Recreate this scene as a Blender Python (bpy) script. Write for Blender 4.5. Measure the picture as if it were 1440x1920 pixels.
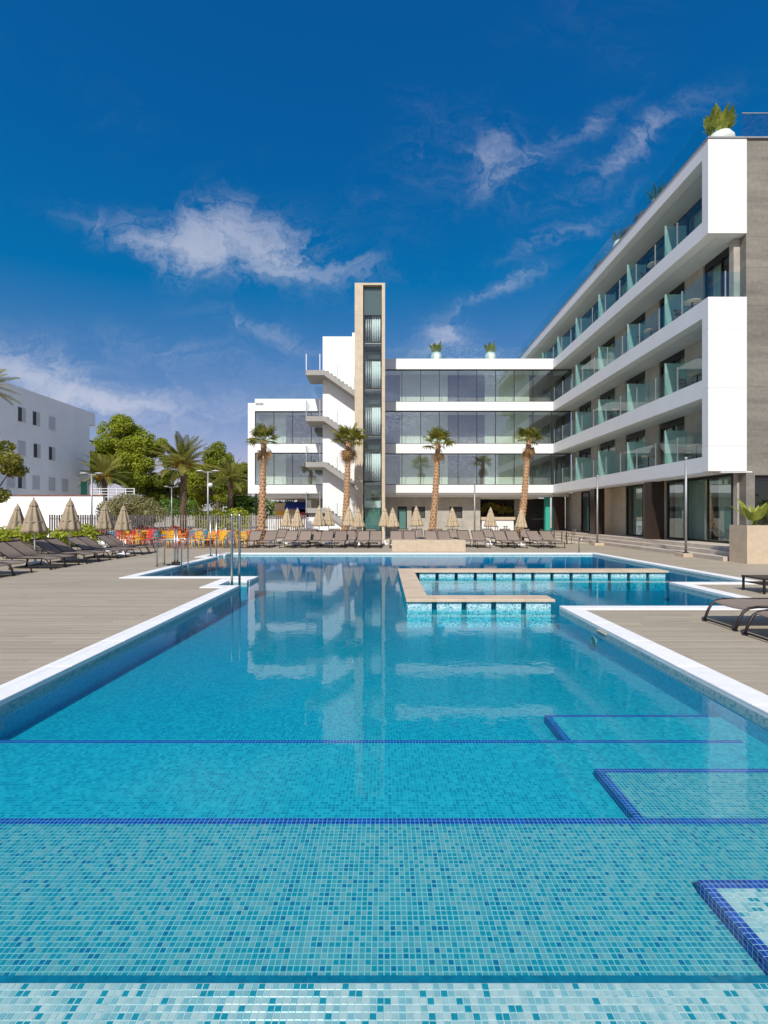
import bpy, math, random
import numpy as np
from mathutils import Vector, Matrix

R = random.Random(11)
RAD = math.radians
scene = bpy.context.scene
for o in list(bpy.data.objects):
    bpy.data.objects.remove(o)
COL = scene.collection

# ------------------------------------------------------------------ camera
EYE = 1.6
FPX = 870.0
cam_d = bpy.data.cameras.new('camera')
cam = bpy.data.objects.new('camera', cam_d)
COL.objects.link(cam)
cam.location = (0, 0, EYE)
cam.rotation_euler = (RAD(90), 0, 0)
cam_d.sensor_fit = 'VERTICAL'
cam_d.sensor_height = 36.0
cam_d.lens = FPX / 1920 * 36.0
cam_d.shift_y = 7.0 / 1920
cam_d.clip_start = 0.05
cam_d.clip_end = 3000
scene.camera = cam

# ------------------------------------------------------------------ sky
SUN_DIR = Vector((0.22, 1.0, -0.98)).normalized()     # the way the light travels
elev = math.asin(-SUN_DIR.z)
world = bpy.data.worlds.new('World')
scene.world = world
world.use_nodes = True
wn, wl = world.node_tree.nodes, world.node_tree.links
wn.clear()


def nd(nodes, t, **kw):
    n = nodes.new(t)
    for k, v in kw.items():
        setattr(n, k, v)
    return n


class G:
    """tiny helper for node graphs"""
    def __init__(self, tree):
        self.t = tree
        self.n = tree.nodes
        self.l = tree.links

    def put(self, node, i, v):
        if v is None:
            return
        if hasattr(v, 'is_output'):
            self.l.new(v, node.inputs[i])
        else:
            node.inputs[i].default_value = v

    def m(self, op, a, b=None, c=None, clamp=False):
        n = self.n.new('ShaderNodeMath')
        n.operation = op
        n.use_clamp = clamp
        self.put(n, 0, a); self.put(n, 1, b); self.put(n, 2, c)
        return n.outputs[0]

    def vm(self, op, a, b=None):
        n = self.n.new('ShaderNodeVectorMath')
        n.operation = op
        self.put(n, 0, a); self.put(n, 1, b)
        return n.outputs[0]

    def xyz(self, x, y, z):
        n = self.n.new('ShaderNodeCombineXYZ')
        self.put(n, 0, x); self.put(n, 1, y); self.put(n, 2, z)
        return n.outputs[0]

    def sep(self, v):
        n = self.n.new('ShaderNodeSeparateXYZ')
        self.put(n, 0, v)
        return n.outputs

    def noise(self, v, scale, detail=3, rough=0.5, dist=0.0):
        n = self.n.new('ShaderNodeTexNoise')
        self.put(n, 'Vector', v)
        n.inputs['Scale'].default_value = scale
        n.inputs['Detail'].default_value = detail
        n.inputs['Roughness'].default_value = rough
        n.inputs['Distortion'].default_value = dist
        return n.outputs['Fac']

    def mix(self, f, a, b, mode='MIX'):
        n = self.n.new('ShaderNodeMix')
        n.data_type = 'RGBA'
        n.blend_type = mode
        self.put(n, 0, f)
        self.put(n, 6, a if hasattr(a, 'is_output') else (*a[:3], 1))
        self.put(n, 7, b if hasattr(b, 'is_output') else (*b[:3], 1))
        return n.outputs[2]

    def ramp(self, f, stops, interp='LINEAR'):
        n = self.n.new('ShaderNodeValToRGB')
        n.color_ramp.interpolation = interp
        while len(n.color_ramp.elements) < len(stops):
            n.color_ramp.elements.new(0.5)
        for e, (p, c) in zip(n.color_ramp.elements, stops):
            e.position = p
            e.color = (*c[:3], 1) if isinstance(c, (tuple, list)) else (c, c, c, 1)
        self.put(n, 0, f)
        return n.outputs[0]

    def step(self, x, lo, hi):
        n = self.n.new('ShaderNodeMapRange')
        n.interpolation_type = 'SMOOTHSTEP'
        self.put(n, 0, x)
        n.inputs[1].default_value = lo
        n.inputs[2].default_value = hi
        return n.outputs[0]


w = G(world.node_tree)
sky = nd(wn, 'ShaderNodeTexSky', sky_type='NISHITA')
sky.sun_disc = False
sky.sun_elevation = elev
sky.sun_rotation = math.atan2(-SUN_DIR.x, -SUN_DIR.y)
sky.altitude = 0
sky.air_density = 1.0
sky.dust_density = 0.35
sky.ozone_density = 3.0
# the deep, dry blue of a polarised summer sky: one colour curve for the whole dome
sc_ = nd(wn, 'ShaderNodeSeparateColor')
wl.new(sky.outputs[0], sc_.inputs[0])
cr, cg, cb = sc_.outputs
gg = w.m('MULTIPLY', w.m('POWER', cg, 0.95), 0.335)
bb = w.m('MULTIPLY', w.m('POWER', cb, 0.58), 0.815)
rr_ = w.m('MINIMUM', w.m('MAXIMUM', w.m('MULTIPLY', w.m('SUBTRACT', cr, 1.15), 0.58), 0.01), w.m('MULTIPLY', gg, 1.02))
cc_ = nd(wn, 'ShaderNodeCombineColor')
for i_, q_ in enumerate((rr_, gg, bb)):
    wl.new(q_, cc_.inputs[i_])
tc = nd(wn, 'ShaderNodeTexCoord')
D = tc.outputs['Generated']
dx, dy, dz = w.sep(D)
# clouds: drifting sheets of cirrus on a flat layer, plus the few bigger banks north of the pool
layer = w.vm('DIVIDE', D, w.xyz(w.m('ADD', dz, 0.18), w.m('ADD', dz, 0.18), w.m('ADD', dz, 0.18)))
lx, ly, lz = w.sep(layer)
sheet = w.xyz(w.m('MULTIPLY', lx, 1.0), w.m('MULTIPLY', ly, 1.0), 0.0)
fine = w.noise(sheet, 4.5, 9, 0.62, 0.9)
coarse = w.noise(sheet, 1.3, 4, 0.5, 0.3)
gy = w.m('MAXIMUM', dy, 0.05)
u = w.m('DIVIDE', dx, gy)
v = w.m('DIVIDE', dz, gy)
warp = w.m('SUBTRACT', w.noise(w.xyz(u, v, 0.0), 5.0, 5, 0.6), 0.5)
warp2 = w.m('SUBTRACT', w.noise(w.xyz(u, v, 3.7), 5.0, 5, 0.6), 0.5)
u2 = w.m('MULTIPLY_ADD', warp, 0.22, u)
v2 = w.m('MULTIPLY_ADD', warp2, 0.16, v)


def bank(cx, cy, rx, ry, ang, amp):
    """an elliptical patch of sky direction where cloud gathers; photo pixels -> direction"""
    cu, cv = (cx - 720) / FPX, (967 - cy) / FPX
    a = RAD(ang)
    du = w.m('SUBTRACT', u2, cu)
    dv = w.m('SUBTRACT', v2, cv)
    p = w.m('ADD', w.m('MULTIPLY', du, math.cos(a)), w.m('MULTIPLY', dv, math.sin(a)))
    q = w.m('ADD', w.m('MULTIPLY', du, -math.sin(a)), w.m('MULTIPLY', dv, math.cos(a)))
    p = w.m('DIVIDE', p, rx / FPX)
    q = w.m('DIVIDE', q, ry / FPX)
    r = w.m('ADD', w.m('MULTIPLY', p, p), w.m('MULTIPLY', q, q))
    return w.m('MULTIPLY', w.m('EXPONENT', w.m('MULTIPLY', r, -1.0)), amp)


banks = [bank(300, 455, 120, 36, -14, 0.75), bank(415, 440, 80, 56, 14, 0.78), bank(530, 470, 64, 46, 8, 0.78),
         bank(640, 505, 90, 26, -8, 0.34), bank(925, 312, 66, 50, 10, 0.42), bank(1050, 275, 130, 18, 31, 0.4),
         bank(1190, 275, 150, 22, 31, 0.45), bank(60, 700, 160, 50, -24, 1.0), bank(215, 765, 120, 26, -14, 0.6),
         bank(825, 625, 48, 30, 0, 0.75), bank(930, 545, 90, 11, 24, 0.45), bank(500, 625, 110, 20, -16, 0.35),
         bank(330, 760, 330, 34, 0, 0.34), bank(880, 680, 260, 34, 0, 0.3), bank(340, 660, 170, 30, -12, 0.25),
         bank(1060, 430, 110, 20, 30, 0.3)]
tot = banks[0]
for b in banks[1:]:
    tot = w.m('ADD', tot, b)
fwd = w.step(dy, -0.1, 0.35)
tot = w.m('MULTIPLY', tot, fwd)
# faint wisps everywhere, plus denser unseen cloud added behind the viewer as fill light
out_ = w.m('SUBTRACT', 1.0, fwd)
wisps_fill = w.m('ADD', w.m('MULTIPLY', w.step(coarse, 0.5, 0.78), 0.18), w.m('MULTIPLY', w.m('MULTIPLY', w.step(coarse, 0.42, 0.60), out_), 0.85))
strands = w.noise(w.xyz(w.m('ADD', u, w.m('MULTIPLY', warp, .5)), w.m('MULTIPLY', v2, 1.6), 1.0), 10.0, 12, 0.7, 0.55)
body = w.m('ADD', tot, wisps_fill)
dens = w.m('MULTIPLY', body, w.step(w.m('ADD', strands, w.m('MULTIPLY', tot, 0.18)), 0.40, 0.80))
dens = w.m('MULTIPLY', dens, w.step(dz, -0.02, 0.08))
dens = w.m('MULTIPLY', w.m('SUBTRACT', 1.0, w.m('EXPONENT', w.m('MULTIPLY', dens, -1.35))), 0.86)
# sunlit cloud scatters forward: brighter towards the sun, boosted there to add fill light
toward = w.n.new('ShaderNodeVectorMath'); toward.operation = 'DOT_PRODUCT'
w.put(toward, 0, D); toward.inputs[1].default_value = tuple(-SUN_DIR)
ph = w.m('MULTIPLY_ADD', w.m('POWER', w.m('MAXIMUM', toward.outputs['Value'], 0.0), 2.0), 4.2, 1.0)
cloudc = w.xyz(w.m('MULTIPLY', ph, 2.6), w.m('MULTIPLY', ph, 2.7), w.m('MULTIPLY', ph, 3.15))
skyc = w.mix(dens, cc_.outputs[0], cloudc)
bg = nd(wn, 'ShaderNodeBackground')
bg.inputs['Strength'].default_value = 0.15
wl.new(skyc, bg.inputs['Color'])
wo = nd(wn, 'ShaderNodeOutputWorld')
wl.new(bg.outputs[0], wo.inputs['Surface'])

# ------------------------------------------------------------------ sun
sd = bpy.data.lights.new('sun', 'SUN')
sd.energy = 2.75
sd.angle = RAD(0.53)
sd.color = (1.0, 0.955, 0.88)
sun = bpy.data.objects.new('sun', sd)
COL.objects.link(sun)
sun.location = (-30, -60, 60)
sun.rotation_euler = SUN_DIR.to_track_quat('-Z', 'Y').to_euler()

# ------------------------------------------------------------------ exposure
vs = scene.view_settings
vs.view_transform = 'Standard'
vs.look = 'None'
vs.exposure = 0.69
vs.gamma = 1.0
vs.use_curve_mapping = False
scene.cycles.use_denoising = True
scene.cycles.max_bounces = 8
scene.cycles.transparent_max_bounces = 24
scene.cycles.glossy_bounces = 4
scene.cycles.caustics_reflective = False
scene.cycles.caustics_refractive = False


def P(px, py, z):
    """photo pixel at depth z -> world point"""
    return Vector(((px - 720) * z / FPX, z, EYE - (py - 967) * z / FPX))


# ------------------------------------------------------------------ materials
MATS = {}


def base_mat(name):
    m = bpy.data.materials.new(name)
    m.use_nodes = True
    g = G(m.node_tree)
    b = m.node_tree.nodes['Principled BSDF']
    MATS[name] = m
    return m, g, b


def pos(g):
    return g.n.new('ShaderNodeNewGeometry').outputs['Position']


def plain(name, col, rough=0.6, metal=0.0, var=0.06, scale=3.0, bump=0.0, bscale=40, spec=0.5, perobj=0.0):
    m, g, b = base_mat(name)
    p = pos(g)
    n = g.noise(p, scale, 5, 0.6)
    d = tuple(max(0, c * (1 - 2.2 * var)) for c in col)
    l = tuple(min(1, c * (1 + 2.2 * var)) for c in col)
    c = g.ramp(n, [(0.25, d), (0.75, l)])
    if perobj:
        oi = g.n.new('ShaderNodeObjectInfo').outputs['Random']
        k = g.m('MULTIPLY_ADD', oi, 2 * perobj, 1 - perobj)
        c = g.mix(1.0, c, g.xyz(k, k, k), 'MULTIPLY')
    g.l.new(c, b.inputs['Base Color'])
    b.inputs['Roughness'].default_value = rough
    b.inputs['Metallic'].default_value = metal
    b.inputs['Specular IOR Level'].default_value = spec
    if bump:
        bn = g.n.new('ShaderNodeBump')
        bn.inputs['Strength'].default_value = bump
        bn.inputs['Distance'].default_value = 0.01
        g.l.new(g.noise(p, bscale, 4, 0.6), bn.inputs['Height'])
        g.l.new(bn.outputs[0], b.inputs['Normal'])
    return m


def glass(name, tint, refl=0.06, power=1.0, rough=0.0, gcol=(1, 1, 1), f0=1.45):
    m, g, b = base_mat(name)
    g.n.remove(b)
    tr = g.n.new('ShaderNodeBsdfTransparent')
    tr.inputs[0].default_value = (*tint, 1)
    gl = g.n.new('ShaderNodeBsdfGlossy')
    gl.inputs['Color'].default_value = (*gcol, 1)
    gl.inputs['Roughness'].default_value = rough
    lw = g.n.new('ShaderNodeLayerWeight')
    lw.inputs['Blend'].default_value = 0.5
    f = g.m('MULTIPLY_ADD', g.m('POWER', lw.outputs['Facing'], 5.0), power, refl, clamp=True)
    mx = g.n.new('ShaderNodeMixShader')
    g.l.new(f, mx.inputs[0])
    g.l.new(tr.outputs[0], mx.inputs[1])
    g.l.new(gl.outputs[0], mx.inputs[2])
    g.l.new(mx.outputs[0], g.n['Material Output'].inputs[0])
    return m


def frosted(name, col, clear, refl=0.05):
    m, g, b = base_mat(name)
    g.n.remove(b)
    tr = g.n.new('ShaderNodeBsdfTransparent')
    tr.inputs[0].default_value = (*[min(1, c * 1.3) for c in col], 1)
    df = g.n.new('ShaderNodeBsdfDiffuse')
    df.inputs[0].default_value = (*col, 1)
    tl = g.n.new('ShaderNodeBsdfTranslucent')
    tl.inputs[0].default_value = (*col, 1)
    gl = g.n.new('ShaderNodeBsdfGlossy')
    gl.inputs['Roughness'].default_value = 0.08
    m1 = g.n.new('ShaderNodeMixShader'); m1.inputs[0].default_value = 0.35
    g.l.new(df.outputs[0], m1.inputs[1]); g.l.new(tl.outputs[0], m1.inputs[2])
    m2 = g.n.new('ShaderNodeMixShader'); m2.inputs[0].default_value = clear
    g.l.new(m1.outputs[0], m2.inputs[1]); g.l.new(tr.outputs[0], m2.inputs[2])
    m3 = g.n.new('ShaderNodeMixShader')
    lw = g.n.new('ShaderNodeLayerWeight'); lw.inputs['Blend'].default_value = 0.5
    g.l.new(g.m('MULTIPLY_ADD', g.m('POWER', lw.outputs['Facing'], 5.0), .5, refl, clamp=True), m3.inputs[0])
    g.l.new(m2.outputs[0], m3.inputs[1]); g.l.new(gl.outputs[0], m3.inputs[2])
    g.l.new(m3.outputs[0], g.n['Material Output'].inputs[0])
    return m


def leafmat(name, dark, light, scale=1.2, trans=0.35, rough=0.55):
    m, g, b = base_mat(name)
    p = pos(g)
    n1 = g.noise(p, scale, 3, 0.6)
    n2 = g.noise(p, scale * 9, 2, 0.6)
    n = g.m('ADD', g.m('MULTIPLY', n1, 0.55), g.m('MULTIPLY', n2, 0.45))
    oi = g.n.new('ShaderNodeObjectInfo').outputs['Random']
    n = g.m('ADD', n, g.m('MULTIPLY', g.m('SUBTRACT', oi, 0.5), 0.16))
    c = g.ramp(n, [(0.34, dark), (0.66, light)])
    g.l.new(c, b.inputs['Base Color'])
    b.inputs['Roughness'].default_value = rough
    tl = g.n.new('ShaderNodeBsdfTranslucent')
    g.l.new(c, tl.inputs[0])
    mx = g.n.new('ShaderNodeMixShader')
    mx.inputs[0].default_value = trans
    g.l.new(b.outputs[0], mx.inputs[1]); g.l.new(tl.outputs[0], mx.inputs[2])
    g.l.new(mx.outputs[0], g.n['Material Output'].inputs[0])
    return m


TP = 0.0258       # mosaic pitch


def mosaic(name, stops, grout=(0.62, 0.66, 0.62), lines=True, gw=0.055, rough=0.25):
    m, g, b = base_mat(name)
    gn = g.n.new('ShaderNodeNewGeometry')
    x, y, z = g.sep(gn.outputs['Position'])
    nx, ny, nz = g.sep(gn.outputs['True Normal'])
    flat = g.m('GREATER_THAN', g.m('ABSOLUTE', nz), 0.5)
    side = g.m('GREATER_THAN', g.m('ABSOLUTE', nx), 0.5)
    a_wall = g.m('ADD', g.m('MULTIPLY', y, side), g.m('MULTIPLY', x, g.m('SUBTRACT', 1.0, side)))
    nflat = g.m('SUBTRACT', 1.0, flat)
    uu = g.m('ADD', g.m('MULTIPLY', x, flat), g.m('MULTIPLY', a_wall, nflat))
    vv = g.m('ADD', g.m('MULTIPLY', y, flat), g.m('MULTIPLY', z, nflat))
    cu = g.m('DIVIDE', uu, TP)
    cv = g.m('DIVIDE', vv, TP)
    iu = g.m('FLOOR', cu); iv = g.m('FLOOR', cv)
    wn_ = g.n.new('ShaderNodeTexWhiteNoise')
    wn_.noise_dimensions = '3D'
    g.l.new(g.xyz(iu, iv, g.m('MULTIPLY', flat, 7.0)), wn_.inputs['Vector'])
    blotch = g.noise(g.xyz(g.m('MULTIPLY', iu, 0.13), g.m('MULTIPLY', iv, 0.13), 0.0), 1.0, 2, 0.5)
    f = g.m('ADD', wn_.outputs['Value'], g.m('MULTIPLY', g.m('SUBTRACT', blotch, 0.5), 0.2), clamp=True)
    c = g.ramp(f, stops, 'CONSTANT')
    jit = g.m('MULTIPLY_ADD', g.noise(g.xyz(g.m('MULTIPLY', cu, .7), g.m('MULTIPLY', cv, .7), 2.0), 1.0, 2), 0.4, 0.8)
    c = g.mix(1.0, c, g.xyz(jit, jit, jit), 'MULTIPLY')
    if lines:
        fu = g.m('SUBTRACT', cu, iu); fv = g.m('SUBTRACT', cv, iv)
        e = g.m('MINIMUM', g.m('MINIMUM', fu, g.m('SUBTRACT', 1.0, fu)), g.m('MINIMUM', fv, g.m('SUBTRACT', 1.0, fv)))
        c = g.mix(g.m('LESS_THAN', e, gw), c, grout)
    g.l.new(c, b.inputs['Base Color'])
    b.inputs['Roughness'].default_value = rough
    b.inputs['Specular IOR Level'].default_value = 0.2
    return m


plain('white_render', (0.80, 0.80, 0.79), 0.65, var=0.015, scale=1.2, bump=0.05, bscale=30)
plain('white_panel', (0.80, 0.79, 0.77), 0.55, var=0.01, scale=0.8, perobj=0.012)
plain('house_white', (0.88, 0.87, 0.85), 0.8, var=0.03, scale=0.6, bump=0.1, bscale=12)
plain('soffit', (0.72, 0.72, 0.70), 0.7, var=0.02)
plain('beige_stone', (0.56, 0.46, 0.33), 0.7, var=0.07, scale=2.5, bump=0.1, bscale=18)
plain('planter_stone', (0.55, 0.44, 0.31), 0.72, var=0.06, scale=4, bump=0.08, bscale=25, perobj=0.03)
plain('grey_concrete', (0.40, 0.37, 0.32), 0.8, var=0.08, scale=2.0, bump=0.1, bscale=20)
plain('stair_concrete', (0.34, 0.325, 0.30), 0.8, var=0.06, scale=1.5, bump=0.1, bscale=16)
plain('dark_metal', (0.035, 0.033, 0.032), 0.4, 0.6, var=0.05)
plain('black_frame', (0.02, 0.02, 0.021), 0.4, 0.2, var=0.05)
plain('bronze', (0.055, 0.036, 0.028), 0.35, 0.5, var=0.08, scale=1.5)
plain('steel', (0.42, 0.43, 0.41), 0.3, 1.0, var=0.04)
plain('galv', (0.36, 0.36, 0.355), 0.5, 0.5, var=0.06)
plain('white_paint', (0.78, 0.78, 0.77), 0.5, var=0.02)
plain('coping_white', (0.85, 0.835, 0.80), 0.55, var=0.03, scale=7, bump=0.12, bscale=60, perobj=0.02)
plain('sling', (0.23, 0.175, 0.138), 0.8, var=0.05, scale=30, bump=0.2, bscale=400, perobj=0.10)
plain('lounger_frame', (0.035, 0.029, 0.027), 0.45, 0.4, var=0.06)
plain('umbrella', (0.46, 0.36, 0.23), 0.85, var=0.06, scale=5, bump=0.15, bscale=60, perobj=0.06)
plain('umbrella_taupe', (0.33, 0.26, 0.17), 0.85, var=0.06, scale=5, bump=0.15, bscale=60, perobj=0.06)
plain('timber_cap', (0.60, 0.46, 0.32), 0.6, var=0.06, scale=3, bump=0.1, bscale=30, perobj=0.04)
plain('pot_white', (0.66, 0.72, 0.66), 0.45, var=0.05, scale=3)
plain('pot_dark', (0.045, 0.05, 0.055), 0.8, var=0.08)
plain('soil', (0.08, 0.055, 0.035), 0.95, var=0.1)
plain('curtain_green', (0.46, 0.60, 0.50), 0.85, var=0.04)
plain('curtain_white', (0.80, 0.84, 0.70), 0.85, var=0.03)
plain('room_wall', (0.25, 0.23, 0.20), 0.85, var=0.06)
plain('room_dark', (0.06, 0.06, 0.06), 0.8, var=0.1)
plain('teal_column', (0.05, 0.38, 0.29), 0.4, var=0.04)
plain('door_teal', (0.09, 0.20, 0.18), 0.3, var=0.04)
plain('shutter', (0.55, 0.55, 0.55), 0.6, var=0.05)
plain('roof_tile', (0.20, 0.07, 0.05), 0.8, var=0.2, scale=4)
plain('terrace_stone', (0.52, 0.45, 0.37), 0.75, var=0.07, scale=2.2, bump=0.05, bscale=20, perobj=0.04)
plain('paving_far', (0.56, 0.48, 0.38), 0.9, var=0.08, scale=0.7)
plain('earth', (0.42, 0.36, 0.26), 0.95, var=0.15, scale=0.15)
plain('fence_dark', (0.085, 0.075, 0.078), 0.7, var=0.1, perobj=0.12)
plain('fence_light', (0.27, 0.24, 0.21), 0.7, var=0.1, perobj=0.15)
plain('fence_white', (0.70, 0.70, 0.70), 0.6, var=0.03)
plain('bark', (0.12, 0.085, 0.06), 0.95, var=0.2, scale=5, bump=0.4, bscale=12)
plain('palm_bark', (0.47, 0.29, 0.16), 0.95, var=0.22, scale=9, bump=0.5, bscale=30)
plain('palm_bark_dark', (0.15, 0.10, 0.065), 0.95, var=0.22, scale=9, bump=0.5, bscale=30)
plain('plastic_red', (0.60, 0.045, 0.03), 0.4, var=0.03)
plain('plastic_orange', (0.72, 0.17, 0.02), 0.4, var=0.03)
plain('plastic_yellow', (0.74, 0.40, 0.02), 0.4, var=0.03)
plain('plastic_teal', (0.02, 0.20, 0.29), 0.4, var=0.03)
plain('blue_awning', (0.01, 0.05, 0.40), 0.6, var=0.04)
plain('cream', (0.66, 0.52, 0.36), 0.8, var=0.04)
plain('bottle_dark', (0.05, 0.025, 0.02), 0.3, var=0.4, scale=8)
plain('nosing_dark', (0.006, 0.17, 0.26), 0.35, var=0.12, scale=25)
plain('grout', (0.54, 0.58, 0.55), 0.8, var=0.05, scale=20)
plain('grout_aqua', (0.36, 0.50, 0.49), 0.8, var=0.05, scale=20)
plain('red_flower', (0.42, 0.03, 0.025), 0.7, var=0.2, scale=10)
plain('date_fruit', (0.62, 0.26, 0.03), 0.7, var=0.15, scale=10)
leafmat('leaf_pine', (0.09, 0.13, 0.008), (0.48, 0.52, 0.03), 0.6, 0.45)
leafmat('leaf_hedge', (0.05, 0.12, 0.012), (0.20, 0.32, 0.03), 1.0)
leafmat('leaf_bright', (0.22, 0.28, 0.015), (0.60, 0.62, 0.06), 1.4)
leafmat('leaf_olive', (0.22, 0.21, 0.07), (0.56, 0.50, 0.24), 1.0, .42)
leafmat('leaf_laurel', (0.14, 0.17, 0.02), (0.58, 0.50, 0.10), 1.6, .42)
leafmat('leaf_palm', (0.09, 0.12, 0.012), (0.46, 0.42, 0.07), 1.5, 0.48)
leafmat('leaf_date', (0.12, 0.14, 0.02), (0.48, 0.44, 0.10), 0.8, 0.4)
leafmat('leaf_dead', (0.20, 0.105, 0.035), (0.48, 0.29, 0.12), 1.5, 0.25)
leafmat('leaf_banana', (0.15, 0.21, 0.025), (0.50, 0.52, 0.09), 2.0, 0.4)
leafmat('leaf_yucca', (0.04, 0.09, 0.02), (0.17, 0.23, 0.05), 2.0, 0.3)
leafmat('leaf_red', (0.10, 0.012, 0.01), (0.50, 0.05, 0.02), 2.0, 0.3)
glass('facade_glass', (0.91, 0.95, 0.935), 0.14, 0.6, gcol=(0.86, 0.93, 1.0))
glass('rail_glass', (0.885, 0.96, 0.95), 0.055, 0.4)
glass('roof_glass', (0.72, 0.86, 0.90), 0.04, 0.4)
glass('clear_glass', (0.975, 0.99, 0.988), 0.02, 0.35)
glass('tower_glass', (0.90, 0.955, 0.945), 0.04, 0.6)
glass('window_glass', (0.75, 0.83, 0.80), 0.05, 0.8)
frosted('divider_glass', (0.56, 0.76, 0.71), 0.48)
frosted('shaft_glass', (0.16, 0.25, 0.24), 0.25, 0.08)

# ribbed concrete panels for the end wall: board-marked, layered tones
m, g, b = base_mat('board_concrete')
p = pos(g)
x_, y_, z_ = g.sep(p)
strat = g.noise(g.xyz(g.m('MULTIPLY', x_, 0.25), g.m('MULTIPLY', y_, 0.25), g.m('MULTIPLY', z_, 1.4)), 1.6, 6, 0.6)
fine_ = g.noise(p, 7, 6, 0.65)
cc = g.ramp(g.m('ADD', g.m('MULTIPLY', strat, 0.6), g.m('MULTIPLY', fine_, 0.4)), [(0.3, (0.125, 0.115, 0.095)), (0.7, (0.28, 0.26, 0.22))])
oi = g.n.new('ShaderNodeObjectInfo').outputs['Random']
kk = g.m('MULTIPLY_ADD', oi, 0.16, 0.92)
g.l.new(g.mix(1.0, cc, g.xyz(kk, kk, kk), 'MULTIPLY'), b.inputs['Base Color'])
b.inputs['Roughness'].default_value = 0.85

# composite decking: used on the boards and, further out, on the sheet below them
for nm, sheet_ in (('deck_board', False), ('deck_sheet', True)):
    m, g, b = base_mat(nm)
    p = pos(g)
    x_, y_, z_ = g.sep(p)
    grain = g.noise(g.xyz(g.m('MULTIPLY', x_, 0.5), g.m('MULTIPLY', y_, 30.0), 0.0), 1.0, 5, 0.6)
    blot = g.noise(p, 0.5, 4, 0.6)
    c = g.ramp(g.m('ADD', g.m('MULTIPLY', grain, 0.6), g.m('MULTIPLY', blot, 0.4)), [(0.3, (0.325, 0.27, 0.195)), (0.7, (0.43, 0.365, 0.272))])
    if sheet_:
        row = g.m('FLOOR', g.m('DIVIDE', y_, 0.145))
        col_ = g.m('FLOOR', g.m('DIVIDE', g.m('ADD', x_, g.m('MULTIPLY', row, 0.83)), 2.2))
        wn_ = g.n.new('ShaderNodeTexWhiteNoise')
        g.l.new(g.xyz(row, col_, 0.0), wn_.inputs['Vector'])
        rv = wn_.outputs['Value']
    else:
        rv = g.n.new('ShaderNodeObjectInfo').outputs['Random']
    k = g.m('MULTIPLY_ADD', rv, 0.16, 0.92)
    c = g.mix(1.0, c, g.xyz(k, k, k), 'MULTIPLY')
    if sheet_:
        fr_ = g.m('SUBTRACT', g.m('DIVIDE', y_, 0.145), row)
        c = g.mix(g.m('MULTIPLY', g.m('LESS_THAN', fr_, 0.03), 0.6), c, (0.12, 0.10, 0.08))
    g.l.new(c, b.inputs['Base Color'])
    b.inputs['Roughness'].default_value = 0.7
    bn = g.n.new('ShaderNodeBump')
    bn.inputs['Strength'].default_value = 0.25
    bn.inputs['Distance'].default_value = 0.003
    wv = g.n.new('ShaderNodeTexWave')
    wv.bands_direction = 'Y'
    wv.inputs['Scale'].default_value = 24.0
    wv.inputs['Distortion'].default_value = 0.0
    g.l.new(p, wv.inputs['Vector'])
    g.l.new(wv.outputs['Fac'], bn.inputs['Height'])
    g.l.new(bn.outputs[0], b.inputs['Normal'])

C_LIGHT, C_AQUA = (0.22, 0.35, 0.37), (0.095, 0.32, 0.36)
C_TEAL, C_DEEP = (0.014, 0.26, 0.33), (0.01, 0.165, 0.29)
mosaic('mosaic', [(0.0, (.015, .26, .36)), (0.2, (.02, .33, .41)), (0.55, (.03, .38, .45)), (0.85, (.05, .42, .48))], grout=(.09, .48, .53))
mosaic('mosaic_wall', [(0.0, (.03, .40, .58)), (0.3, (.04, .47, .64)), (0.75, (.05, .52, .68))], grout=(.10, .55, .70))
mosaic('mosaic_band', [(0.0, (.10, .34, .38)), (0.3, (.26, .42, .43)), (0.6, (.38, .48, .47))], grout=(.5, .56, .54))
mosaic('mosaic_tile', [(0.0, C_DEEP), (0.07, C_TEAL), (0.42, C_AQUA), (0.80, C_LIGHT)], lines=False)
mosaic('mosaic_tile_light', [(0.0, C_TEAL), (0.15, (.26, .43, .45)), (0.42, (.42, .50, .49)), (0.72, (0.55, 0.56, 0.53))], lines=False)
mosaic('mosaic_blue', [(0.0, (0.006, 0.055, 0.30)), (0.5, (0.01, 0.075, 0.38)), (0.8, (0.012, 0.045, 0.25))], grout=(0.35, 0.5, 0.62), gw=0.05)
mosaic('mosaic_block', [(0.0, C_TEAL), (0.12, (0.20, 0.50, 0.58)), (0.5, (0.42, 0.66, 0.72)), (0.8, (0.6, 0.76, 0.76))])

# water: clear, tinted by its own depth, reflecting by Fresnel
m, g, b = base_mat('water')
g.n.remove(b)
p = pos(g)
rip1 = g.noise(p, 2.2, 3, 0.5, 0.3)
rip2 = g.noise(p, 9.0, 3, 0.5, 0.2)
hgt = g.m('ADD', g.m('MULTIPLY', rip1, 0.6), g.m('MULTIPLY', rip2, 0.22))
bn = g.n.new('ShaderNodeBump')
bn.inputs['Strength'].default_value = 0.055
bn.inputs['Distance'].default_value = 0.05
g.l.new(hgt, bn.inputs['Height'])
gl = g.n.new('ShaderNodeBsdfGlossy')
gl.inputs['Roughness'].default_value = 0.0
g.l.new(bn.outputs[0], gl.inputs['Normal'])
tr = g.n.new('ShaderNodeBsdfTransparent')
lw = g.n.new('ShaderNodeLayerWeight')
lw.inputs['Blend'].default_value = 0.5
g.l.new(bn.outputs[0], lw.inputs['Normal'])
mx = g.n.new('ShaderNodeMixShader')
g.l.new(g.m('MULTIPLY_ADD', g.m('POWER', lw.outputs['Facing'], 5.0), 0.74, 0.02, clamp=True), mx.inputs[0])
g.l.new(tr.outputs[0], mx.inputs[1])
g.l.new(gl.outputs[0], mx.inputs[2])
g.l.new(mx.outputs[0], g.n['Material Output'].inputs['Surface'])
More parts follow.
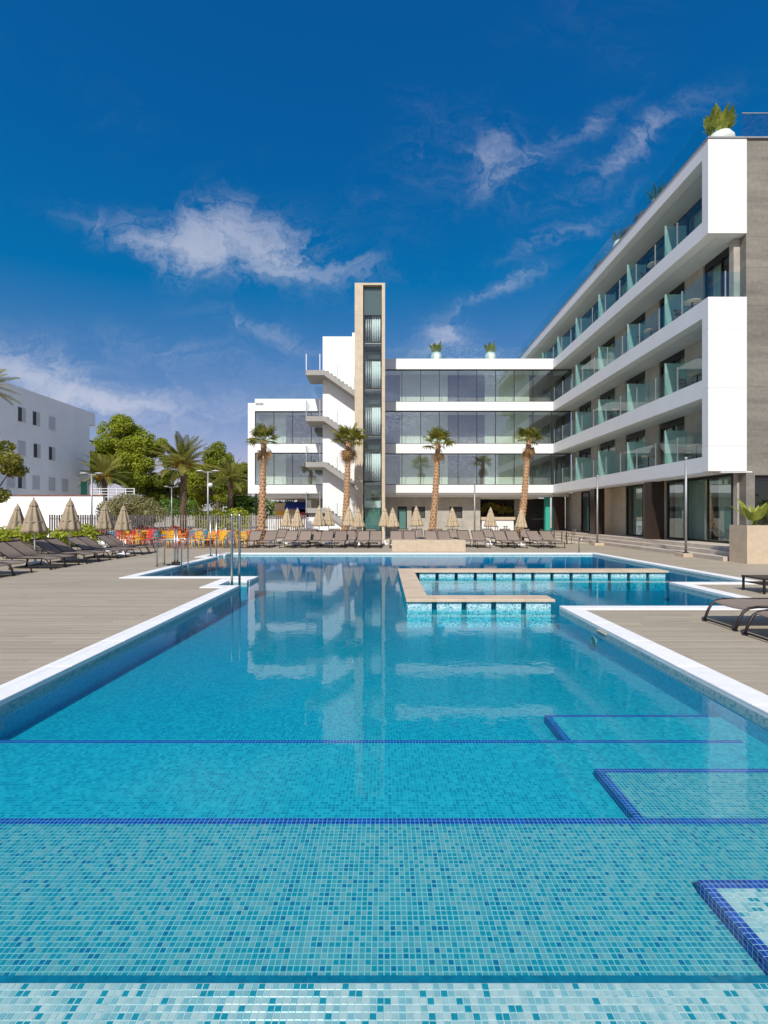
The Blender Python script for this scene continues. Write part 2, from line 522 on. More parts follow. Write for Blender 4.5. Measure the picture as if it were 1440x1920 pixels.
va = g.n.new('ShaderNodeVolumeAbsorption')
va.inputs['Color'].default_value = (0.08, 0.88, 0.935, 1)
va.inputs['Density'].default_value = 2.1
g.l.new(va.outputs[0], g.n['Material Output'].inputs['Volume'])
WATER = m


# ------------------------------------------------------------------ mesh helpers
class MB:
    def __init__(self):
        self.v, self.f = [], []

    def add(self, vs_, fs):
        k = len(self.v)
        self.v += [tuple(q) for q in vs_]
        self.f += [tuple(i + k for i in f) for f in fs]
        return self

    def box(self, x0, x1, y0, y1, z0, z1):
        return self.add([(x0, y0, z0), (x1, y0, z0), (x1, y1, z0), (x0, y1, z0), (x0, y0, z1), (x1, y0, z1), (x1, y1, z1), (x0, y1, z1)],
                        [(0, 3, 2, 1), (4, 5, 6, 7), (0, 1, 5, 4), (1, 2, 6, 5), (2, 3, 7, 6), (3, 0, 4, 7)])

    def bev(self, x0, x1, y0, y1, z0, z1, r):
        """box with a chamfered top rim"""
        k = len(self.v)
        a = [(x0, y0), (x1, y0), (x1, y1), (x0, y1)]
        i = [(x0 + r, y0 + r), (x1 - r, y0 + r), (x1 - r, y1 - r), (x0 + r, y1 - r)]
        self.v += [(*q, z0) for q in a] + [(*q, z1 - r) for q in a] + [(*q, z1) for q in i]
        self.f.append((k + 8, k + 9, k + 10, k + 11))
        for j in range(4):
            n = (j + 1) % 4
            self.f.append((k + j, k + n, k + 4 + n, k + 4 + j))
            self.f.append((k + 4 + j, k + 4 + n, k + 8 + n, k + 8 + j))
        return self

    def quad(self, a, b_, c, d):
        return self.add([a, b_, c, d], [(0, 1, 2, 3)])

    def hexa(self, pts):
        """8 points: bottom loop 0-3, top loop 4-7"""
        return self.add(pts, [(0, 3, 2, 1), (4, 5, 6, 7), (0, 1, 5, 4), (1, 2, 6, 5), (2, 3, 7, 6), (3, 0, 4, 7)])

    def tube(self, pts, rad, n=8, cap=True):
        pts = [Vector(q) for q in pts]
        rads = rad if isinstance(rad, (list, tuple)) else [rad] * len(pts)
        k = len(self.v)
        up = None
        for i, q in enumerate(pts):
            t = (pts[min(i + 1, len(pts) - 1)] - pts[max(i - 1, 0)]).normalized()
            if up is None or abs(up.dot(t)) > 0.98:
                up = Vector((0, 0, 1)) if abs(t.z) < 0.9 else Vector((1, 0, 0))
            s = t.cross(up).normalized()
            up = s.cross(t).normalized()
            for j in range(n):
                a = 2 * math.pi * j / n
                self.v.append(tuple(q + (s * math.cos(a) + up * math.sin(a)) * rads[i]))
        for i in range(len(pts) - 1):
            for j in range(n):
                a, b_ = k + i * n + j, k + i * n + (j + 1) % n
                self.f.append((a, b_, b_ + n, a + n))
        if cap:
            self.f.append(tuple(k + j for j in reversed(range(n))))
            self.f.append(tuple(k + (len(pts) - 1) * n + j for j in range(n)))
        return self

    def lathe(self, prof, c=(0, 0, 0), n=16, fold=0.0, folds=8, cap=True):
        k = len(self.v)
        for r, z in prof:
            for j in range(n):
                a = 2 * math.pi * j / n
                rr = r * (1 + fold * math.cos(a * folds))
                self.v.append((c[0] + rr * math.cos(a), c[1] + rr * math.sin(a), c[2] + z))
        for i in range(len(prof) - 1):
            for j in range(n):
                a, b_ = k + i * n + j, k + i * n + (j + 1) % n
                self.f.append((a, b_, b_ + n, a + n))
        if cap:
            self.f.append(tuple(k + j for j in reversed(range(n))))
            self.f.append(tuple(k + (len(prof) - 1) * n + j for j in range(n)))
        return self

    def mesh(self, name, mat, off=(0, 0, 0), smooth=False):
        me = bpy.data.meshes.new(name)
        o_ = Vector(off)
        me.from_pydata([(q[0] - o_[0], q[1] - o_[1], q[2] - o_[2]) for q in self.v], [], self.f)
        me.materials.append(MATS[mat] if isinstance(mat, str) else mat)
        if smooth:
            me.polygons.foreach_set('use_smooth', [True] * len(me.polygons))
        me.update()
        return me


def tag(o, label=None, cat=None, group=None, kind=None):
    if label: o['label'] = label
    if cat: o['category'] = cat
    if group: o['group'] = group
    if kind: o['kind'] = kind
    return o


def root_loc(o):
    while o.parent:
        o = o.parent
    return o.location.copy()


def link(name, me, parent=None):
    o = bpy.data.objects.new(name, me)
    COL.objects.link(o)
    if parent is not None:
        o.parent = parent
    return o


def thing(name, loc, label, cat, group=None, rz=0.0):
    o = link(name, None)
    o.empty_display_size = 0.2
    o.location = loc
    o.rotation_euler = (0, 0, rz)
    return tag(o, label, cat, group)


def part(name, mb, mat, parent, smooth=False, local=False):
    """a child mesh; vertices are world coordinates unless local"""
    off = (0, 0, 0) if (local or parent is None) else root_loc(parent)
    return link(name, mb.mesh(name, mat, off, smooth), parent)


def bx(*a):
    return MB().box(*a)


def struct(name, mb, mat, smooth=False):
    return tag(link(name, mb.mesh(name, mat, (0, 0, 0), smooth)), kind='structure')


def copy_tree(o, parent=None):
    c = o.copy()
    COL.objects.link(c)
    c.parent = parent
    for ch in KIDS.get(o.name, []):
        copy_tree(ch, c)
    return c


KIDS = {}


def remember(root):
    """children lists for copying"""
    for o in COL.objects:
        if o.parent is not None:
            KIDS.setdefault(o.parent.name, [])
            if o not in KIDS[o.parent.name]:
                KIDS[o.parent.name].append(o)
    return root


ORD = ['first', 'second', 'third', 'fourth', 'fifth', 'sixth', 'seventh', 'eighth', 'ninth', 'tenth', 'eleventh', 'twelfth', 'thirteenth',
       'fourteenth', 'fifteenth', 'sixteenth', 'seventeenth', 'eighteenth', 'nineteenth', 'twentieth', 'twenty-first', 'twenty-second',
       'twenty-third', 'twenty-fourth', 'twenty-fifth', 'twenty-sixth', 'twenty-seventh', 'twenty-eighth', 'twenty-ninth', 'thirtieth']

# ------------------------------------------------------------------ pool plan
WZ = -0.07
POOL = [(-3.3, 3.1, 0.6, 19.7), (3.1, 6.85, 8.2, 19.7), (6.85, 8.85, 11.15, 19.7), (-6.5, -3.3, 12.2, 19.7),
        (-3.8, -3.3, 10.6, 11.4), (-7.0, -6.5, 18.15, 19.0)]


def in_pool(x, y, grow=0.0):
    return any(a - grow < x < b_ + grow and c - grow < y < d + grow for a, b_, c, d in POOL)


def cells(xs, ys, keep):
    xs, ys = sorted(set(xs)), sorted(set(ys))
    for i in range(len(xs) - 1):
        for j in range(len(ys) - 1):
            if keep((xs[i] + xs[i + 1]) / 2, (ys[j] + ys[j + 1]) / 2):
                yield xs[i], xs[i + 1], ys[j], ys[j + 1]


PX = [v_ for r in POOL for v_ in r[:2]]
PY = [v_ for r in POOL for v_ in r[2:]]
CW = 0.3
PXC = PX + [v_ + s for v_ in PX for s in (-CW, CW)]
PYC = PY + [v_ + s for v_ in PY for s in (-CW, CW)]

# ground to the horizon, with the pool terrace left open
gmb = MB()
for c in cells([-1500, -40, 40, 1500], [-900, -9, 60, 2400], lambda x, y: not (-40 < x < 40 and -9 < y < 60)):
    gmb.quad((c[0], c[2], -0.03), (c[1], c[2], -0.03), (c[1], c[3], -0.03), (c[0], c[3], -0.03))
struct('ground', gmb, 'earth')
# deck sheet
dmb = MB()
for c in cells([-40, 40, -12.4, 9.8, 10.9] + PX, [-9, 27.0, 60] + PY, lambda x, y: not in_pool(x, y) and y < 27.0):
    dmb.quad((c[0], c[2], -0.006), (c[1], c[2], -0.006), (c[1], c[3], -0.006), (c[0], c[3], -0.006))
deck = struct('pool_deck', dmb, 'deck_sheet')
struct('courtyard_paving', MB().quad((-40, 27.0, -0.008), (40, 27.0, -0.008), (40, 60, -0.008), (-40, 60, -0.008)), 'paving_far')

# boards nearest the camera, one by one
board_mesh = {}


def board(x0, x1, y0):
    L = round(x1 - x0, 3)
    if L < 0.08:
        return
    key = L
    if key not in board_mesh:
        board_mesh[key] = MB().bev(0, L - 0.004, 0, 0.141, -0.02, 0, 0.0025).mesh('board', 'deck_board')
    o = link('board', board_mesh[key], deck)
    o.location = (x0, y0, R.uniform(-0.0008, 0.0008))


nb = 0
for row in range(9, 92):
    y0 = row * 0.145
    off = (row * 0.83) % 2.2
    for xa, xb in ((-11.5, -3.6), (3.4, 9.0)):
        if xb > 0 and (y0 > 7.7 or y0 < 2.4):
            continue
        if xa < 0 and (y0 < 2.6 or y0 > 10.0):
            continue
        # only boards that the photograph's field takes in
        lim = 0.86 * (y0 + 0.145) + 0.3
        k = math.floor((xa - off) / 2.2)
        while True:
            s0, s1 = off + k * 2.2, off + (k + 1) * 2.2
            k += 1
            if s0 > xb:
                break
            s0, s1 = max(s0, xa), min(s1, xb)
            if s1 - s0 < 0.05 or min(abs(s0), abs(s1)) > lim:
                continue
            if any(in_pool(q, y0 + 0.07, CW) for q in np.linspace(s0 + .02, s1 - .02, 6)):
                continue
            if nb < 300:
                board(round(s0, 2), round(s1, 2), y0)
                nb += 1

# coping stones, metre by metre along every edge
cop = struct('pool_coping', MB().box(-3.55, 3.35, 0.32, 0.56, -0.2, -0.03), 'grout')
cop_cells = []
for c in cells(PXC, PYC, lambda x, y: (not in_pool(x, y)) and in_pool(x, y, CW)):
    x0, x1, y0, y1 = c
    nx_, ny_ = max(1, round((x1 - x0) / 1.0)), max(1, round((y1 - y0) / 1.0))
    for i in range(nx_):
        for j in range(ny_):
            a0, a1 = x0 + (x1 - x0) * i / nx_, x0 + (x1 - x0) * (i + 1) / nx_
            b0, b1 = y0 + (y1 - y0) * j / ny_, y0 + (y1 - y0) * (j + 1) / ny_
            part('coping_stone', MB().bev(a0 + .0012, a1 - .0012, b0 + .0012, b1 - .0012, -0.045, 0.012, 0.005), 'coping_white', cop)

# pool basin: walls
L1, L2, L3, FL, FD = -0.14, -0.20, -0.26, -0.33, -0.46
wmb = MB()
xs, ys = sorted(set(PX)), sorted(set(PY))
for i in range(len(xs) - 1):
    for j in range(len(ys) - 1):
        x0, x1, y0, y1 = xs[i], xs[i + 1], ys[j], ys[j + 1]
        xm, ym = (x0 + x1) / 2, (y0 + y1) / 2
        if not in_pool(xm, ym):
            continue
        e = 0.01
        if not in_pool(x0 - e, ym): wmb.quad((x0, y0, -0.9), (x0, y0, -0.04), (x0, y1, -0.04), (x0, y1, -0.9))
        if not in_pool(x1 + e, ym): wmb.quad((x1, y0, -0.9), (x1, y1, -0.9), (x1, y1, -0.04), (x1, y0, -0.04))
        if not in_pool(xm, y0 - e): wmb.quad((x0, y0, -0.9), (x1, y0, -0.9), (x1, y0, -0.04), (x0, y0, -0.04))
        if not in_pool(xm, y1 + e): wmb.quad((x0, y1, -0.9), (x0, y1, -0.04), (x1, y1, -0.04), (x1, y1, -0.9))
basin = struct('pool_basin', wmb, 'mosaic_wall')
bmb = MB()
for q in range(0, len(wmb.v), 4):
    pts = wmb.v[q:q + 4]
    cx_ = sum(p_[0] for p_ in pts) / 4; cy_ = sum(p_[1] for p_ in pts) / 4
    dx_ = abs(pts[0][0] - pts[2][0]); e = .003
    if dx_ < 1e-6:
        ox = e if in_pool(cx_ + .02, cy_) else -e
        ys_ = sorted(p_[1] for p_ in pts)
        xx = pts[0][0] + ox
        ring_ = [(xx, ys_[0], -.13), (xx, ys_[-1], -.13), (xx, ys_[-1], -.042), (xx, ys_[0], -.042)]
    else:
        oy = e if in_pool(cx_, cy_ + .02) else -e
        xs_ = sorted(p_[0] for p_ in pts)
        yy = pts[0][1] + oy
        ring_ = [(xs_[0], yy, -.13), (xs_[-1], yy, -.13), (xs_[-1], yy, -.042), (xs_[0], yy, -.042)]
    bmb.quad(*ring_)
part('waterline_band', bmb, 'mosaic_band', basin)

# floor: slopes from FL by the steps to FD further out
fmb = MB()
for c in cells(PX, PY + [3.8, 4.4, 9.0], in_pool):
    def fz(y):
        return FL + (FD - FL) * min(1, max(0, (y - 4.0) / 6.0))
    if c[3] <= 3.8:
        continue
    fmb.quad((c[0], c[2], fz(c[2])), (c[1], c[2], fz(c[2])), (c[1], c[3], fz(c[3])), (c[0], c[3], fz(c[3])))
part('floor', fmb, 'mosaic', basin)

# steps; right of SX each tread runs half a metre further
SX = 1.5
E1a, E1b = 1.718, 2.216
E2a, E2b = 2.767, 3.29
E3a, E3b = 3.844, 4.34


def snap(v_):
    return round(v_ / TP) * TP


SX, E1a, E1b, E2a, E2b, E3a, E3b = [snap(q) for q in (SX, E1a, E1b, E2a, E2b, E3a, E3b)]
N2 = 2 * TP
# top landing
part('step', MB().box(-3.3, 3.1, 0.6, E1a, -0.9, L1 - .0013).box(SX + N2, 3.1, E1a, E1b - N2, -0.9, L1 - .0013), 'grout', basin)
part('step', MB().box(-3.3, 3.1, E1a + .001, E2a - N2, -0.9, L2 - .0013).box(SX + N2, 3.1, E2a - N2, E2b - N2, -0.9, L2 - .0012), 'grout_aqua', basin)
part('step', MB().box(-3.3, 3.1, E2a + .001, E3a - N2, -0.9, L3).box(SX + N2, 3.1, E3a - N2, E3b - N2, -0.9, L3), 'mosaic', basin)
part('step', MB().box(-3.3, 3.1, E3a + .001, 4.0, -0.9, FL), 'mosaic', basin)
# nosings
part('nosing', MB().box(-3.3, SX, E1a + .0005, E1a + 0.058, -0.9, L1 - 0.03), 'nosing_dark', basin)
part('nosing', MB().box(SX, 3.1, E1b - N2, E1b, -0.9, L1).box(SX, SX + N2, E1a, E1b - N2, -0.9, L1), 'mosaic_blue', basin)
part('nosing', MB().box(-3.3, SX + N2, E2a - N2, E2a, -0.9, L2 + .001).box(SX, 3.1, E2b - N2, E2b, -0.9, L2 + .001).box(SX, SX + N2, E2a, E2b - N2, -0.9, L2 + .001), 'mosaic_blue', basin)
part('nosing', MB().box(-3.3, SX + N2, E3a - N2, E3a, -0.9, L3 + .001).box(SX, 3.02, E3b - N2, E3b, -0.9, L3 + .001).box(SX, SX + N2, E3a, E3b - N2, -0.9, L3 + .001), 'mosaic_blue', basin)
part('nosing', MB().box(SX + N2, 3.0, E2a - N2, E2a, -0.9, L2 + .0012).box(SX + N2, 2.95, E3a - N2, E3a, L3 - .1, L3 + .0012), 'mosaic_blue', basin)

# mosaic tiles one by one where they are large enough to tell apart
gap = 0.0014
tile_mesh = MB().bev(-TP / 2 + gap, TP / 2 - gap, -TP / 2 + gap, TP / 2 - gap, -0.004, 0, 0.0012).mesh('tile', 'mosaic_tile_light')
spots = []
jj = int(1.5 / TP)
for j in range(jj, round((E1a) / TP)):
    yc = (j + 0.5) * TP
    lim = 0.83 * yc + 0.05
    for i in range(-int(lim / TP) - 1, int(lim / TP) + 1):
        spots.append(((i + 0.5) * TP, yc))
spots.sort(key=lambda q: abs(q[1] - 1.66) * 2 + abs(q[0]) * 0.2)
for k, (xc, yc) in enumerate(spots[:300]):
    o = link('tile', tile_mesh, basin)
    o.location = (xc, yc, L1 + R.uniform(-.0004, .0004))
    o.rotation_euler = (R.gauss(0, .006), R.gauss(0, .006), R.gauss(0, .008))


def tile_field(name, spots_, zz, mat):
    h = TP / 2 - gap
    i_ = h - 0.0012
    n = len(spots_)
    c = np.array(spots_)
    zj = np.random.RandomState(3).uniform(-.0004, .0004, n)
    offs = np.array([(-h, -h, -.004), (h, -h, -.004), (h, h, -.004), (-h, h, -.004), (-i_, -i_, 0), (i_, -i_, 0), (i_, i_, 0), (-i_, i_, 0)])
    vv = np.zeros((n, 8, 3))
    vv[:, :, :2] = c[:, None, :]
    vv[:, :, 2] = (zz + zj)[:, None]
    vv += offs[None]
    fs = np.array([(4, 5, 6, 7), (0, 1, 5, 4), (1, 2, 6, 5), (2, 3, 7, 6), (3, 0, 4, 7)])
    ff = (np.arange(n)[:, None, None] * 8 + fs[None]).reshape(-1, 4)
    me = bpy.data.meshes.new(name)
    me.from_pydata(vv.reshape(-1, 3).tolist(), [], ff.tolist())
    me.materials.append(MATS[mat])
    o = link(name, me, basin)
    o['kind'] = 'stuff'
    return o


rest = spots[300:]
for j in range(round(E1a / TP) - 6, round((E1b - N2) / TP)):      # landing right of the corner
    for i in range(round((SX + N2) / TP), round(2.2 / TP)):
        q = ((i + .5) * TP, (j + .5) * TP)
        if (q[1] > E1a) and q[0] < 0.86 * q[1] + 0.1:
            rest.append(q)
tile_field('tile_field', rest, L1, 'mosaic_tile_light')
l2 = []
for j in range(round(E1a / TP), round((E2b - N2) / TP)):
    yc = (j + .5) * TP
    lim = 0.84 * yc + 0.06
    for i in range(-int(lim / TP) - 1, int(lim / TP) + 1):
        xc = (i + .5) * TP
        if xc < -3.28 or xc > 3.08:
            continue
        if xc > SX and yc < E1b: continue
        if yc > E2a - N2 and xc < SX + N2: continue
        if E2a - N2 < yc < E2a: continue
        if yc < E1a + 0.058: continue
        l2.append((xc, yc))
tile_field('tile_field', l2, L2, 'mosaic_tile')

# water body
wb = MB()
idx = {}
top, bot = {}, {}


def vid(d, x, y, z):
    key = (round(x, 4), round(y, 4))
    if key not in d:
        d[key] = len(wb.v)
        wb.v.append((x, y, z))
    return d[key]


POOL_PLAN = POOL
POOL = [(a - .005, b_ + .005, c - .005, d + .005) for a, b_, c, d in POOL]     # the body reaches a hair into the walls
for x0, x1, y0, y1 in cells([q for r in POOL for q in r[:2]], [q for r in POOL for q in r[2:]], in_pool):
    t = [vid(top, *q, WZ) for q in ((x0, y0), (x1, y0), (x1, y1), (x0, y1))]
    bt = [vid(bot, *q, -0.8) for q in ((x0, y0), (x1, y0), (x1, y1), (x0, y1))]
    wb.f.append(tuple(t))
    wb.f.append(tuple(reversed(bt)))
    xm, ym, e = (x0 + x1) / 2, (y0 + y1) / 2, 0.001
    if not in_pool(xm, y0 - e): wb.f.append((bt[0], bt[1], t[1], t[0]))
    if not in_pool(x1 + e, ym): wb.f.append((bt[1], bt[2], t[2], t[1]))
    if not in_pool(xm, y1 + e): wb.f.append((bt[2], bt[3], t[3], t[2]))
    if not in_pool(x0 - e, ym): wb.f.append((bt[3], bt[0], t[0], t[3]))
POOL = POOL_PLAN
wat = struct('water', wb, WATER)

# pool fittings
t = thing('pool_light', (3.09, 6.83, -0.26), 'round white ring light set in the right pool wall under water', 'pool light')
ring = MB().tube([(3.085, 6.83 + .085 * math.cos(a), -0.25 + .07 * math.sin(a)) for a in np.linspace(0, 2 * math.pi, 20)], 0.012, 6)
part('rim', ring, 'mosaic_band', t, True)
part('lens', MB().tube([(3.098, 6.83, -0.25), (3.08, 6.83, -0.25)], 0.06, 14), 'galv', t)
t = thing('skimmer', (3.08, 6.6, -0.06), 'small beige skimmer mouth at the waterline of the right wall', 'skimmer')
part('frame', bx(3.07, 3.097, 6.45, 6.7, -0.058, -0.046), 'planter_stone', t)

# ------------------------------------------------------------------ seat island in the pool
isl = thing('pool_bench', (2.5, 10.5, -0.46), 'long low pool bench wall with pale stone cap and mosaic blocks', 'pool bench')
CT, CB = 0.09, 0.045


def cap_run(x0, x1, y0, y1, n, along):
    for k in range(n):
        if along == 'x':
            a, b_ = x0 + (x1 - x0) * k / n, x0 + (x1 - x0) * (k + 1) / n
            part('cap_stone', MB().bev(a + .001, b_ - .001, y0, y1, CB, CT, 0.006), 'timber_cap', isl)
        else:
            a, b_ = y0 + (y1 - y0) * k / n, y0 + (y1 - y0) * (k + 1) / n
            part('cap_stone', MB().bev(x0, x1, a + .001, b_ - .001, CB, CT, 0.006), 'timber_cap', isl)


cap_run(0.40, 3.09, 8.37, 8.82, 5, 'x')
cap_run(0.40, 7.80, 12.70, 13.30, 13, 'x')
cap_run(0.40, 0.82, 8.825, 12.695, 7, 'y')
for k in range(5):
    x0 = 0.42 + k * 0.54
    part('mosaic_block', bx(x0, min(x0 + 0.445, 3.07), 8.42, 8.78, -0.7, CB - .001), 'mosaic_block', isl)
for k in range(14):
    x0 = 0.45 + k * 0.527
    part('mosaic_block', bx(x0, x0 + 0.435, 12.76, 13.24, -0.7, CB - .001), 'mosaic_block', isl)
for k in range(6):
    y0 = 8.95 + k * 0.64
    part('mosaic_block', bx(0.45, 0.78, y0, y0 + 0.52, -0.7, CB - .001), 'mosaic_block', isl)
part('core', MB().box(0.47, 3.05, 8.55, 8.66, -0.7, CB - .004).box(0.47, 7.7, 12.95, 13.06, -0.7, CB - .004).box(0.57, 0.66, 8.66, 12.95, -0.7, CB - .004), 'mosaic', isl)

# ------------------------------------------------------------------ stainless rails
def rail_hoop(mb, xa, xb, y, h, z0a=0.0, z0b=-0.5, r=0.021):
    pts = [(xa, y, z0a)]
    n = 6
    rr = 0.14
    for i in range(n + 1):
        a = math.pi - i * math.pi / 2 / n
        pts.append((xa + rr + rr * math.cos(a), y, h - rr + rr * math.sin(a)))
    for i in range(n + 1):
        a = math.pi / 2 - i * math.pi / 2 / n
        pts.append((xb - rr + rr * math.cos(a), y, h - rr + rr * math.sin(a)))
    pts.append((xb, y, z0b))
    mb.tube(pts, r, 8)


lad = thing('pool_ladder', (-6.9, 14.9, 0.0), 'stainless hooped pool ladder on the left pool edge with black footing', 'pool ladder')
for yy, xo in ((14.62, 0), (15.22, -.05)):
    mb = MB(); rail_hoop(mb, -7.15 + xo, -6.38 + xo, yy, 0.84)
    part('handrail', mb, 'steel', lad, True)
    part('flange', MB().lathe([(0.05, 0), (0.05, .012), (.03, .02)], (-7.15 + xo, yy, 0), 12), 'steel', lad)
for zz in (-0.12, -0.32):
    part('tread', bx(-6.45, -6.35, 14.62, 15.22, zz, zz + .02), 'steel', lad)
part('post', MB().tube([(-6.72, 14.9, 0), (-6.72, 14.9, 1.12)], 0.027, 8).tube([(-6.63, 14.9, 0), (-6.63, 14.9, 1.12)], 0.027, 8), 'steel', lad, True)
part('footing', MB().box(-6.95, -6.58, 14.8, 15.0, 0.014, 0.05).box(-6.8, -6.56, 14.85, 14.95, 0.05, 0.12), 'black_frame', lad)
part('crossbar', MB().tube([(-7.15, 14.62, .06), (-7.2, 15.22, .06)], 0.014, 6), 'steel', lad)
gr = thing('grab_rail', (-3.55, 10.7, 0), 'tall twin stainless grab posts rising from the small pool recess', 'grab rail')
for xx, yy in ((-3.50, 10.68), (-3.38, 10.86)):
    part('post', MB().tube([(xx, yy, -0.7), (xx, yy, 1.60), (xx, yy + .02, 1.66)], 0.027, 10), 'steel', gr, True)
part('tie', MB().tube([(-3.50, 10.68, -.3), (-3.38, 10.86, -.3)], 0.016, 8), 'steel', gr)
gr2 = thing('grab_rail', (-6.75, 18.3, 0), 'slim stainless grab posts at the far left pool recess', 'grab rail')
for xx, yy in ((-6.86, 18.35), (-6.72, 18.6)):
    part('post', MB().tube([(xx, yy, -0.7), (xx, yy, 1.66)], 0.027, 8), 'steel', gr2, True)
part('tie', MB().tube([(-6.86, 18.35, -.3), (-6.72, 18.6, -.3)], 0.016, 8), 'steel', gr2)
swan = thing('water_spout', (8.45, 20.1, 0.0), 'small curved chrome water spout near the far right pool corner', 'water spout')
part('pipe', MB().tube([(8.45, 20.1, 0), (8.45, 20.1, .5), (8.42, 20.0, .62), (8.40, 19.85, .64), (8.38, 19.7, .55)], 0.03, 8), 'steel', swan, True)

#PART2
# ================================================================== right wing of the hotel
FX, BX, RY0, RY1, RY2 = 12.75, 14.2, 18.25, 35.0, 43.5
FASC = [(3.33, 3.95), (6.31, 7.03), (9.50, 10.20), (12.70, 13.35), (15.85, 16.45)]
wing = thing('hotel_wing', (16.0, 22.0, 0.0), 'white balconied hotel wing with grey concrete end wall beside the pool', 'building')
for k, (z0, z1) in enumerate(FASC):
    ye = RY2 if k == 4 else (RY1 - .002 if k < 3 else RY1 + .3)
    if k == 3:
        ye = RY2
    part('fascia', bx(FX, FX + 0.5, RY0 + 0.352, ye, z0, z1), 'white_render', wing)
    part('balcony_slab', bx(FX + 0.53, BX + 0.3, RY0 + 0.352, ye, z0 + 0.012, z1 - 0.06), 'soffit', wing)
# the folded white end frames, panel by panel
def end_panel(z0, z1):
    part('end_panel', MB().box(FX, 14.27, RY0, RY0 + 0.35, z0, z1 - .008), 'white_panel', wing)
zz = [3.36, 4.35, 6.66, 8.98, 10.22]
for a, b_ in zip(zz[:-1], zz[1:]):
    end_panel(a, b_)
for a, b_ in ((12.72, 13.95), (13.95, 16.44)):
    end_panel(a, b_)
part('parapet_cap', bx(FX - .03, 26, RY0 - .03, RY0 + .4, 16.442, 16.50), 'galv', wing)
part('parapet_cap', bx(FX - .03, FX + .35, RY0 + .402, RY2, 16.452, 16.50), 'galv', wing)
# grey concrete end wall in courses
zc = [0.0, 1.5, 3.2, 5.0, 6.7, 8.3, 9.9, 11.4, 12.6, 14.0, 15.1, 16.44]
for a, b_ in zip(zc[:-1], zc[1:]):
    xo = [14.275, 17.2, 20.4, 24.0]
    for c, d in zip(xo[:-1], xo[1:]):
        if a < 3 and c < 15:     # a window opening by the planter
            part('wall_panel', bx(c, 14.62, RY0 + .04, RY0 + .4, a, b_ - .006), 'board_concrete', wing)
            continue
        part('wall_panel', bx(c, d - .006, RY0 + .04, RY0 + .4, a, b_ - .006), 'board_concrete', wing)
part('end_window', bx(14.62, 17.19, RY0 + .2, RY0 + .22, 0.2, 3.0), 'window_glass', wing)
part('window_frame', MB().box(14.62, 14.7, RY0 + .15, RY0 + .27, 0.0, 3.19).box(14.7, 17.19, RY0 + .15, RY0 + .27, 3.0, 3.19).box(15.9, 15.96, RY0 + .15, RY0 + .27, 0.2, 3.0), 'black_frame', wing)
part('core', MB().box(18.4, 26, RY0 + .5, RY2, 0.3, 16.3), 'room_wall', wing)
part('roof', bx(FX + .35, 26, RY0 + .41, RY2, 16.2, 16.42), 'grey_concrete', wing)
# back wall of each storey, bay by bay
BAYS = [18.62 + 3.3 * k for k in range(5)]           # a bay: door 2.0 m + pier 1.3 m
FLOORZ = [3.9, 6.98, 10.15, 13.3]
TOPZ = [6.34, 9.53, 12.73, 15.88]
bays_of = {0: BAYS, 1: BAYS, 2: BAYS, 3: [18.62 + 3.3 * k for k in range(7)]}
for fl in range(4):
    z0, z1 = FLOORZ[fl] - .05, TOPZ[fl] + .04
    part('room_wall', bx(BX + 1.7, BX + 1.8, RY0 + .45, RY2 if fl == 3 else RY1, z0, z1), 'room_wall', wing)
    for k, y0 in enumerate(bays_of[fl]):
        glazed = fl == 3
        d1 = y0 + (3.26 if glazed else 2.0)
        if not glazed:
            part('wall_pier', bx(BX, BX + .25, d1 + .04, y0 + 3.3, z0, z1), 'grey_concrete', wing)
        fr_ = part('door_frame', MB().box(BX + .06, BX + .16, y0, y0 + .06, z0, z1).box(BX + .06, BX + .16, d1 - .06, d1, z0, z1)
                   .box(BX + .06, BX + .16, (y0 + d1) / 2 - .03, (y0 + d1) / 2 + .03, z0, z1 - .36).box(BX + .03, BX + .2, y0 + .06, d1 - .06, z1 - .36, z1), 'black_frame', wing)
        part('pane', bx(BX + .10, BX + .115, y0 + .06, (y0 + d1) / 2 - .03, z0, z1 - .36), 'window_glass', fr_)
        part('pane', bx(BX + .10, BX + .115, (y0 + d1) / 2 + .03, d1 - .06, z0, z1 - .36), 'window_glass', fr_)
        cm = MB()
        cw = R.uniform(.45, .95)
        ya = y0 + .1 if R.random() < .5 else d1 - .1 - cw
        n = 14
        cv_ = [(BX + .34 + .04 * math.sin(i * 1.9), ya + cw * i / n) for i in range(n + 1)]
        for (xa, y_a), (xb, y_b) in zip(cv_[:-1], cv_[1:]):
            cm.quad((xa, y_a, z0), (xb, y_b, z0), (xb, y_b, z1 - .3), (xa, y_a, z1 - .3))
        part('curtain', cm, 'curtain_white', wing, True)
